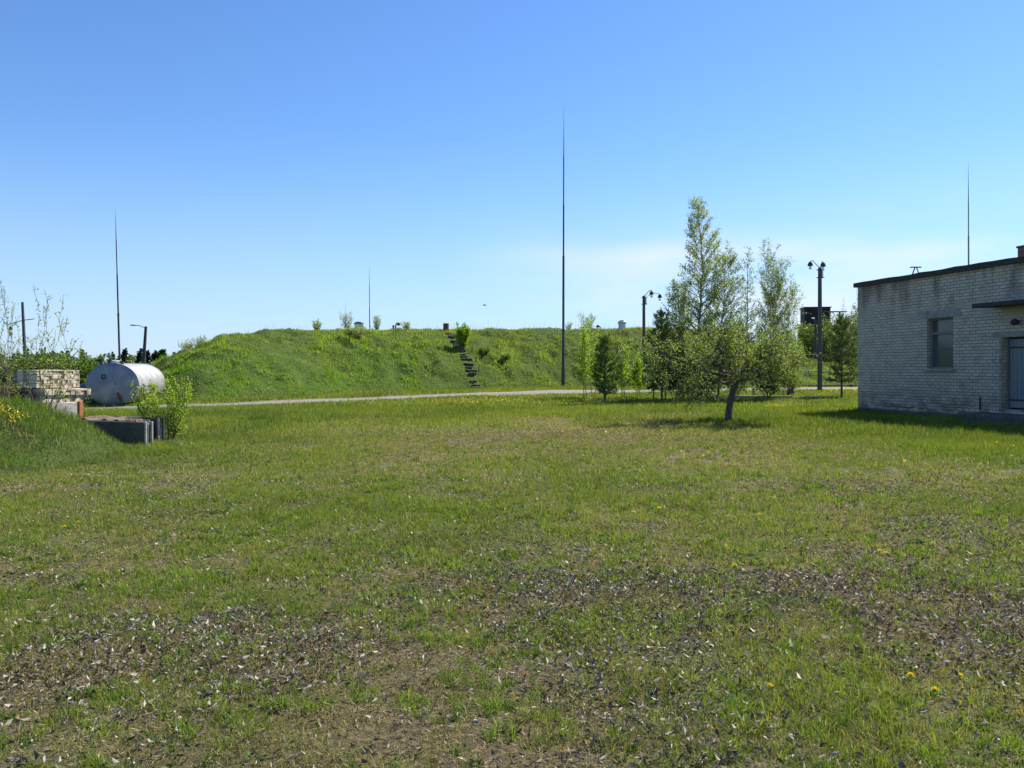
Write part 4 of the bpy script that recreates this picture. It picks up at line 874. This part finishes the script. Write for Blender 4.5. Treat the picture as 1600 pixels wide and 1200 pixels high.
# concrete troughs
def trough(x0, x1, Y0, Y1, z0, z1, label, dp=.2):
    a = Vector(((x0-800)/FPX*Y0, Y0, 0)); b = Vector(((x1-800)/FPX*Y1, Y1, 0)); v = b-a; L_ = v.length; ang = math.atan2(v.y, v.x)
    t = thing('concrete_trough', label, 'concrete trough', (a.x, a.y, z0), ang, 'broken concrete troughs by the bank'); h_ = z1-z0
    k = MB(); k.box((L_/2, .035, h_/2-.1), (L_, .07, h_+.2), bev=.012); k.build('side_wall', M['concrete_dark'], t)  # shade on the long sides is painted in as darker concrete
    k = MB(); k.box((L_/2, dp-.035, h_/2-.1), (L_, .07, h_+.2), bev=.012); k.build('side_wall', M['concrete_dark'], t)
    k = MB(); k.box((L_-.033, dp/2, h_/2-.1), (.06, dp-.142, h_+.16), bev=.01); k.build('end_wall', M['concrete'], t)
    k = MB(); k.box((L_/2-.05, dp/2, h_/2-.12), (L_-.12, dp-.142, h_-.06)); k.v = [(x, y, z+(.03*math.sin(x*9+y*5) if z > 0 else 0)) for x, y, z in k.v]; k.build('soil_fill', M['soil'], t)
    for yy in (0, dp-.04):
        k = MB(); k.box((L_+.012, yy+.012, h_/2-.1), (.045, .04, h_+.215), bev=.01); k.build('edge_rib', M['concrete_pale'], t)  # sunlit end edges painted in as paler concrete
def pz(py, Y): return EYE-(py-HZ)/FPX*Y
trough(100, 226, 17.5, 16.6, pz(702, 16.6), pz(660, 16.6), 'longer front concrete trough sunk in the bank grass')
trough(150, 246, 18.2, 17.5, pz(694, 17.5), pz(653, 17.5), 'shaded concrete trough standing just behind the front one')
trough(243, 281, 16.9, 16.6, pz(709, 16.6), pz(694, 16.6), 'small low concrete trough at the right end under the bright bush', .3)

# soil and rubble lying between the two long troughs
U, Vv = np.meshgrid(np.linspace(0, 1, 40), np.linspace(0, 1, 14))
fa = np.array([[(100-800)/FPX*17.75, 17.75], [(222-800)/FPX*16.85, 16.85]]); fb = np.array([[(150-800)/FPX*18.15, 18.15], [(242-800)/FPX*17.45, 17.45]])
X = (fa[0, 0]*(1-U)+fa[1, 0]*U)*(1-Vv)+(fb[0, 0]*(1-U)+fb[1, 0]*U)*Vv; Y = (fa[0, 1]*(1-U)+fa[1, 1]*U)*(1-Vv)+(fb[0, 1]*(1-U)+fb[1, 1]*U)*Vv
Z = .535+(fbm(X, Y, .18, 131, 3)-.4)*.14-.5*ss(.93, 1, U); nx, ny = 40, 14; i = np.arange(nx-1)[None, :]+np.arange(ny-1)[:, None]*nx
F = np.stack([i, i+1, i+1+nx, i+nx], -1).reshape(-1, 4)
M['debris'] = surf('brown_debris', (.05, .035, .025), (.28, .2, .14), 22, .95, bump=.9, bdist=.03)
tag(link('soil_heap', npmesh('soil_heap', np.stack([X, Y, Z], -1).reshape(-1, 3), [F], M['debris'], smooth=True)), 'brown soil and rubble heaped between the two long concrete troughs', 'soil', kind='stuff')

# ------------------------------------------------------------------ steps on the mound
A_ = Vector((-2.3, 55.2, 0)); B_ = Vector((-4.75, 62.3, 0)); dv = (B_-A_); Ls = dv.length; dn = dv.normalized(); ang = math.atan2(dn.y, dn.x)-math.pi/2
st = thing('stone_steps', 'worn grass-grown steps climbing the mound beside the bright shrub', 'steps', (A_.x, A_.y, h1(A_.x, A_.y)))
M['mossy'] = surf('mossy_stone', (.1, .1, .055), (.3, .27, .21), 7, .9, bump=.5)
nst = 25; rs = random.Random(4)
for i in range(nst):
    f = (i+.5)/nst
    if .46 < f < .54 or i in (3, 8, 20): continue
    q = A_+dv*f; zz = h1(q.x, q.y)-st.location.z; up_ = rs.uniform(.03, .1)
    k = MB(); rot = Matrix.Rotation(ang+R(rs.uniform(-8, 8)), 3, 'Z') @ Matrix.Rotation(R(rs.uniform(-7, 7)), 3, 'Y')
    cq = Vector((q.x-A_.x+rs.uniform(-.12, .12), q.y-A_.y, zz+up_)); wd = rs.uniform(.45, .9)
    k.box(cq+Vector((0, 0, .05)), (wd, .2, .05), rot, .012); o = k.build('tread', M['mossy'], st)
    k = MB(); k.box(cq+rot @ Vector((0, .05, -.08)), (wd*.94, .1, .2), rot, .01); k.build('riser', M['soil'], st)
for i, (px, py, Y, h_, lab) in enumerate([(748, 604, 57.0, .45, 'short dark stake lowest beside the steps'), (743, 590, 58.2, .35, 'short dark stake midway beside the lower steps'), (757, 607, 55.8, .35, 'short dark stake rightmost at the foot of the mound'), (737, 582, 59.2, .4, 'pale-topped stake highest beside the lower steps')]):
    x = (px-800)/FPX*Y; k = MB(); k.tube([(0, 0, -.2), (.02, 0, h_)], [.04, .03], 6); k.lathe([(.045, 0), (.045, .03), (0, .04)], 6, (.02, 0, h_)); o = k.build('stake', M['dark_metal'], None); o.location = (x, Y, h1(x, Y)); tag(o, lab, 'stake', 'stakes beside the steps')

# ------------------------------------------------------------------ vents on the crest
def vent_box(px, Y, w, h_, label, m_, rnd=False):
    x = (px-800)/FPX*Y; g = h1(x, Y); t = thing('roof_vent', label, 'vent', (x, Y, g-.05), R(20), 'vents on top of the mound')
    k = MB()
    if rnd: k.lathe([(w*.42, 0), (w*.42, h_*.72), (w*.5, h_*.75), (w*.5, h_*.95), (w*.46, h_), (0, h_)], 20)
    else: k.box((0, 0, h_*.45), (w*.9, w*.8, h_*.9), bev=.02)
    k.build('duct', m_, t, True); k = MB()
    if rnd: k.lathe([(w*.3, h_+.002), (w*.28, h_+.1), (0, h_+.13)], 16)
    else: k.box((0, 0, h_*.93), (w*1.08, w*.95, h_*.08), bev=.015); k.box((-w*.05, 0, h_*1.03), (w*.6, w*.5, h_*.12), bev=.02)
    k.build('cap', M['dark_metal'] if not rnd else M['galv'], t, True)
vent_box(560.5, 60.5, .62, .66, 'grey square vent box with a dark lid on the crest', M['galv'])
vent_box(972, 70.5, .75, .72, 'pale round vent drum on the crest left of the lamp post', M['galv'], True)
def drum(px, Y, r, h_, label, m_):
    x = (px-800)/FPX*Y; g = h1(x, Y); t = thing('metal_drum', label, 'drum', (x, Y, g-.05)); k = MB()
    k.lathe([(r, 0), (r, h_*.3), (r*1.04, h_*.33), (r, h_*.36), (r, h_*.63), (r*1.04, h_*.66), (r, h_*.69), (r, h_-.02), (r*1.03, h_), (r*.95, h_), (r*.95, h_-.03), (0, h_-.03)], 20); k.build('drum_body', m_, t, True)
drum(697, 63.5, .22, .6, 'rusty brown drum on the crest above the steps', M['rust'])
def vent_pipe(px, Y, h_, label, flip=1):
    x = (px-800)/FPX*Y; g = h1(x, Y); t = thing('vent_pipe', label, 'vent pipe', (x, Y, g-.05), 0, 'bent vent pipes on the crest'); k = MB()
    k.tube([(0, 0, 0), (0, 0, h_*.7), (.04*flip, 0, h_*.88), (.14*flip, 0, h_*.95)], .07, 10); k.build('pipe', M['galv'], t, True); k = MB(); k.tube([(.1*flip, 0, h_*.97), (.24*flip, 0, h_*.9), (.27*flip, 0, h_*.7)], [.1, .13, .13], 10); k.build('hood', M['rust'], t, True)
vent_pipe(618, 62, .58, 'bent hooded vent pipe on the crest right of the vent box', 1)
vent_pipe(938, 70.5, .5, 'short dark vent pipe on the crest beside the round pale shrub', -1)
x = (614.5-800)/FPX*61.8; k = MB(); k.tube([(0, 0, -.1), (0, 0, .26)], .06, 8); k.lathe([(.09, .26), (.09, .3), (0, .33)], 8); o = k.build('vent_stub', M['dark_metal'], None, True); o.location = (x, 61.8, h1(x, 61.8)); tag(o, 'tiny dark stub pipe just left of the bent vent pipe', 'pipe')
# little bird in the sky
k = MB(); k.tube([(-.16, 0, 0), (-.06, 0, .02), (.08, 0, 0), (.2, 0, -.01)], [.01, .045, .04, .008], 8)
k.add([(-.02, 0, .02), (.06, 0, .02), (.03, .3, .08), (-.03, .28, .08)], [(0, 1, 2, 3)]); k.add([(-.02, 0, .02), (.06, 0, .02), (.03, -.3, .08), (-.03, -.28, .08)], [(3, 2, 1, 0)])
o = k.build('bird', M['dark_metal'], None, True); o.location = P(757, 477, 70); tag(o, 'tiny dark bird flying above the mound left of the tallest mast', 'bird')

# ------------------------------------------------------------------ right background structures
Yb = 88; xb = (1272.5-800)/FPX*Yb
t = thing('tower_shed', 'tall boarded tower shed, black against the light, rising behind the trees', 'tower shed', (xb, Yb, .3), R(-8))
k = MB(); k.box((0, 0, 2.95), (3.0, 2.6, 5.9), bev=.03); k.build('lower_body', M['black'], t)
k = MB(); k.box((.08, 0, 6.83), (2.6, 2.3, 1.86), bev=.03); k.build('upper_body', M['black'], t)
k = MB(); k.box((.08, 0, 7.81), (2.8, 2.5, .1), bev=.02); k.build('roof', M['felt'], t)
for i in range(9): 
    k = MB(); k.box((-1.16+i*.3, -1.165, 6.83), (.035, .03, 1.8)); k.build('batten', M['black'], t)
Yt = 86; c = P(1312, 487, Yt); t = thing('pipe_gantry', 'T-shaped pipe support with a long horizontal bar beside the tower shed', 'gantry', (c.x, Yt, h1(c.x, Yt)))
hh = c.z-t.location.z; k = MB(); k.tube([(0, 0, 0), (0, 0, hh-.05)], .1, 8); k.build('post', M['pole'], t); k = MB(); k.box((-.45, 0, hh), (2.4, .14, .12), bev=.01); k.build('cross_bar', M['rust'], t)
k = MB(); k.tube([(-.75, 0, hh-.06), (-.05, 0, hh-1.2)], .03, 6); k.build('brace', M['pole'], t)
Yp = 70; c = P(1274, 500, Yp); x = c.x; g = h1(x, Yp); t = thing('light_post', 'thin dark post with a small lamp in front of the tower shed', 'post', (x, Yp, g))
hh = c.z-g; k = MB(); k.tube([(0, 0, -.1), (0, 0, hh)], [.1, .08], 8); k.build('pole', M['dark_metal'], t); k = MB(); k.tube([(0, 0, hh-.05), (-.12, 0, hh+.12)], .03, 6); k.build('bracket', M['dark_metal'], t)
k = MB(); k.box((-.2, 0, hh+.14), (.28, .14, .1), bev=.03); k.build('lamp_head', M['galv'], t); k = MB(); k.box((-.2, 0, hh-.55), (.3, .08, .06)); k.build('clamp', M['dark_metal'], t)
Yr = 68.5; x0 = (1256-800)/FPX*Yr; x1 = (1281-800)/FPX*Yr; g = h1((x0+x1)/2, Yr); t = thing('railing', 'dark iron railing on the bank in front of the tower shed', 'railing', (x0, Yr, g))
for i in range(2): k = MB(); k.tube([(i*(x1-x0), 0, -.3), (i*(x1-x0), 0, .95)], .045, 6); k.build('post', M['dark_metal'], t)
for zz in (.9, .12): k = MB(); k.tube([(0, 0, zz), (x1-x0, 0, zz)], .03, 6); k.build('rail', M['dark_metal'], t)
k = MB(); [k.tube([(i*.12+.1, 0, .12), (i*.12+.1, 0, .9)], .01, 4) for i in range(int((x1-x0-.1)/.12))]; k.build('baluster', M['dark_metal'], t)
c = P(1276, 566.5, 66.5); k = MB(); k.box((0, 0, 0), (2.0, 1.0, .14), bev=.02); o = k.build('concrete_slab', M['concrete_pale'], None); o.location = (c.x, c.y, h1(c.x, c.y)+.14); o.rotation_euler = (0, R(1), R(8)); tag(o, 'pale concrete slab on the bank below the railing', 'slab')
# kerb and beams on the ground at the right
def beam(px0, px1, py, Y, w, h_, label, m_, name='beam', zoff=0, group=None):
    x0 = (px0-800)/FPX*Y; x1 = (px1-800)/FPX*Y; L_ = x1-x0; k = MB(); k.box((0, 0, 0), (L_, w, h_), bev=.02); k.v = [(x, y, z+.02*math.sin(x*3)) for x, y, z in k.v]
    o = k.build(name, m_, None); xm = (x0+x1)/2; o.location = (xm, Y, h1(xm, Y)+h_/2-.03+zoff); o.rotation_euler = (0, 0, R(-3)); tag(o, label, 'beam' if name == 'beam' else 'kerb', group)
beam(1236, 1302, 622, 42.3, .25, .12, 'long grey weathered beam on the grass between clump and building', M['wood'], group='grey beams on the grass')
beam(1240, 1285, 625, 41.6, .2, .1, 'shorter grey beam lying in front of the long one', M['wood'], group='grey beams on the grass')
beam(1110, 1236, 618, 41.2, .3, .22, 'dark beam lying under the bushes behind the apple tree trunk', M['wood'])
beam(1248, 1345, 603, 58.3, .3, .22, 'low dark kerb along the far side of the path by the lamp post', M['concrete_dark'], 'kerb')
c = GY(1238, 47); t = thing('bent_pipe', 'short dark bent pipe sticking up beside the bushes', 'pipe', c); k = MB(); k.tube([(0, 0, -.1), (0, 0, .45), (-.06, 0, .55), (-.2, 0, .6)], .06, 8); k.build('pipe', M['dark_metal'], t, True)
k = MB(); k.lathe([(.14, 0), (.13, .2), (.09, .3), (0, .3)], 10); k.build('foot', M['rust'], t, True)

# ------------------------------------------------------------------ brick building
ru = math.atan2(-.973, .229)           # local +x runs along the facade towards the camera
Bd = thing('brick_building', 'long single-storey white brick building with a flat dark roof', 'building', (12.94, 31, 0), ru)
# local frame: x along facade, y to the left of x ( = into the building ), z up
LX, DY, HT = 15.0, 9.0, 4.66
def holes_wall(x0, x1, z0, z1, holes, dep):
    k = MB(); xs = sorted({x0, x1, *[h[0] for h in holes], *[h[1] for h in holes]}); zs = sorted({z0, z1, *[h[2] for h in holes], *[h[3] for h in holes]})
    for a, b in zip(xs, xs[1:]):
        for c_, d in zip(zs, zs[1:]):
            m_ = ((a+b)/2, (c_+d)/2)
            if any(h[0] < m_[0] < h[1] and h[2] < m_[1] < h[3] for h in holes): continue
            k.add([(a, 0, c_), (b, 0, c_), (b, 0, d), (a, 0, d)], [(0, 1, 2, 3)])
    for a, b, c_, d in holes:
        k.add([(a, 0, c_), (a, dep, c_), (a, dep, d), (a, 0, d)], [(0, 1, 2, 3)]); k.add([(b, 0, c_), (b, dep, c_), (b, dep, d), (b, 0, d)], [(3, 2, 1, 0)])
        k.add([(a, 0, d), (a, dep, d), (b, dep, d), (b, 0, d)], [(0, 1, 2, 3)]); k.add([(a, 0, c_), (a, dep, c_), (b, dep, c_), (b, 0, c_)], [(3, 2, 1, 0)])
    return k
WIN = (3.62, 4.78, 1.62, 3.27); DOOR = (6.72, 7.82, .42, 2.54); WIN2 = (10.6, 11.76, 1.62, 3.27)
k = holes_wall(0, LX, -.3, HT, [WIN, DOOR, WIN2], .3)
k.add([(0, 0, -.3), (0, DY, -.3), (0, DY, HT), (0, 0, HT)], [(0, 1, 2, 3)]); k.add([(LX, 0, -.3), (LX, DY, -.3), (LX, DY, HT), (LX, 0, HT)], [(3, 2, 1, 0)]); k.add([(0, DY, -.3), (LX, DY, -.3), (LX, DY, HT), (0, DY, HT)], [(0, 1, 2, 3)])
k.build('wall', M['brick'], Bd)
k = MB(); rr_ = random.Random(3); n = 30
top = [(LX+.2)*i/n-.1 for i in range(n+1)]
vs = []
for x in top:
    e = rr_.uniform(-.012, .012); vs += [(x, -.11+e, HT+.001), (x, -.11+e, HT+.17+e*1.5), (x, DY+.1, HT+.17), (x, DY+.1, HT+.001)]
k.add(vs, [(i*4+j, i*4+4+j, i*4+4+(j+1) % 4, i*4+(j+1) % 4) for i in range(n) for j in range(4)]+[(3, 2, 1, 0), (n*4, n*4+1, n*4+2, n*4+3)])
roof = k.build('roof', M['felt'], Bd)
k = MB(); cx_, cy_ = 5.5, 2.0; k.box((cx_+.25, cy_, HT+.45), (.5, .5, .6)); ch = k.build('chimney', M['brick_chim'], roof)
k = MB(); k.box((cx_+.25, cy_, HT+.78), (.56, .56, .06)); k.build('chimney_cap', M['concrete_dark'], ch)
M['render'] = surf('cement_render', (.2, .19, .17), (.32, .31, .28), 9, .92, bump=.4, c3=(.14, .13, .12), s3=2)
M['sill'] = surf('tin_sill', (.25, .26, .27), (.36, .37, .38), 9, .5, .5, .1)
M['frame'] = surf('old_paint_frame', (.11, .12, .125), (.2, .2, .19), 14, .75, bump=.3)
M['door'] = surf('blue_grey_boards', (.15, .175, .19), (.21, .24, .25), 7, .7, bump=.3, c3=(.15, .18, .2), s3=2, stretch=(2, 1, .4))
def window(Wn):
    a, b, c_, d = Wn; k = MB(); k.box(((a+b)/2+0.0, -.008, d+.13), (b-a+.62, .03, .26), bev=.008); k.build('lintel', M['render'], Bd)
    k = MB(); k.box(((a+b)/2, .0, c_-.045), (b-a+.22, .22, .035), bev=.006); k.build('sill', M['sill'], Bd)
    w = MB(); y = .2; fw = .06
    for (cx, cz, sx, sz) in ((a+fw/2+.002, (c_+d)/2, fw, d-c_-.004), (b-fw/2-.002, (c_+d)/2, fw, d-c_-.004), ((a+b)/2, d-fw/2-.002, b-a-2*fw-.006, fw), ((a+b)/2, c_+fw/2+.002, b-a-2*fw-.006, fw)): w.box((cx, y, cz), (sx, .09, sz), bev=.006)
    w.box(((a+b)/2, y-.01, c_+(d-c_)*.7), (b-a-2*fw-.006, .1, .09), bev=.008)
    w.box(((a+b)/2, y+.01, c_+(d-c_)*.4), (b-a-2*fw-.006, .05, .028), bev=.004)
    f = w.build('window', M['frame'], Bd)
    for lo, hi in ((c_+.06, c_+(d-c_)*.4-.016), (c_+(d-c_)*.4+.016, c_+(d-c_)*.7-.047), (c_+(d-c_)*.7+.047, d-.065)):
        g = MB(); g.box(((a+b)/2, y+.02, (lo+hi)/2), (b-a-2*fw-.008, .006, hi-lo-.002)); g.build('pane', M['glass'], f)
window(WIN); window(WIN2)
# dark sheet standing in for the unlit room behind the panes
k = MB(); k.add([(.3, .31, .2), (LX-.3, .31, .2), (LX-.3, .31, HT-.1), (.3, .31, HT-.1)], [(0, 1, 2, 3)]); k.build('dark_backing', M['felt'], Bd)
a, b, c_, d = DOOR
k = MB(); k.box(((a+b)/2+.1, -.01, d+.085), (b-a+.85, .035, .16), bev=.006); k.build('door_lintel', M['render'], Bd)
for s_, x in ((-1, a-.055), (1, b+.055)):
    k = MB(); k.box((x, -.006, (c_+d)/2), (.1, .03, d-c_-.01), bev=.006); k.build('door_surround', M['render'], Bd)
D_ = MB(); nb = 7; w = (b-a-.12)/nb
for i in range(nb): D_.box((a+.06+w*(i+.5), .22, (c_+d)/2), (w-.008, .035, d-c_-.1), bev=.005)
dr = D_.build('door', M['door'], Bd)
k = MB(); k.box(((a+b)/2, .19, c_+.28), (b-a-.14, .02, .05)); k.box(((a+b)/2, .19, d-.3), (b-a-.14, .02, .05)); k.build('hinge_strap', M['dark_metal'], dr)
k = MB(); k.tube([(b-.2, .2, 1.4), (b-.2, .12, 1.42), (b-.2, .12, 1.56), (b-.2, .2, 1.58)], .012, 6); k.build('handle', M['dark_metal'], dr)
for x in (a+.03, b-.03): k = MB(); k.box((x, .2, (c_+d)/2), (.055, .1, d-c_-.006)); k.build('door_frame', M['frame'], Bd)
k = MB(); k.box(((6.45+9.4)/2, -.42, 3.5), (2.95, .84, .13), bev=.025); k.v = [(x, y, z+(.02*math.sin(x*4) if y < -.4 else 0)+y*.05) for x, y, z in k.v]; k.build('canopy', M['felt'], Bd)
k = MB(); k.box((7.7, -.6, .02), (2.9, 1.16, .58), bev=.04); k.v = [(x, y, z+.012*math.sin(x*7+y*5)) for x, y, z in k.v]; k.build('stoop', M['concrete_dark'], Bd)
k = MB(); k.box((7.7, -1.33, -.05), (1.8, .3, .34), bev=.03); k.build('step', M['concrete_dark'], Bd)
k = MB(); k.box((LX/2, -.02, -.02), (LX-.01, .034, .38), bev=.008); k.build('plinth', M['concrete_dark'], Bd)
k = MB(); k.tube([(7.35, 0, 2.98), (7.35, -.14, 3.02)], .02, 6); k.lathe([(.03, .1), (.1, .06), (.12, 0), (.08, -.07), (0, -.09)], 12, (7.35, -.17, 2.95)); k.build('wall_lamp', M['dark_metal'], Bd, True)
k = MB(); k.tube([(5.9, -.012, .35), (5.9, -.03, .75)], .025, 6); k.build('ground_rod', M['dark_metal'], Bd)
# A-shaped bracket on the roof
q = Bd.matrix_basis @ Vector((2.55, .35, HT+.17)); q = Vector((12.94, 31, 0))+Matrix.Rotation(ru, 3, 'Z') @ Vector((2.6, .4, HT+.17))
t = thing('roof_bracket', 'small A-shaped metal stand on the edge of the flat roof', 'stand', q)
k = MB(); k.tube([(-.13, 0, 0), (-.03, 0, .27)], .02, 6); k.build('leg', M['rust'], t); k = MB(); k.tube([(.13, 0, 0), (.03, 0, .27)], .02, 6); k.build('leg', M['rust'], t)
k = MB(); k.box((0, 0, .29), (.36, .1, .03)); k.build('top_plate', M['rust'], t)
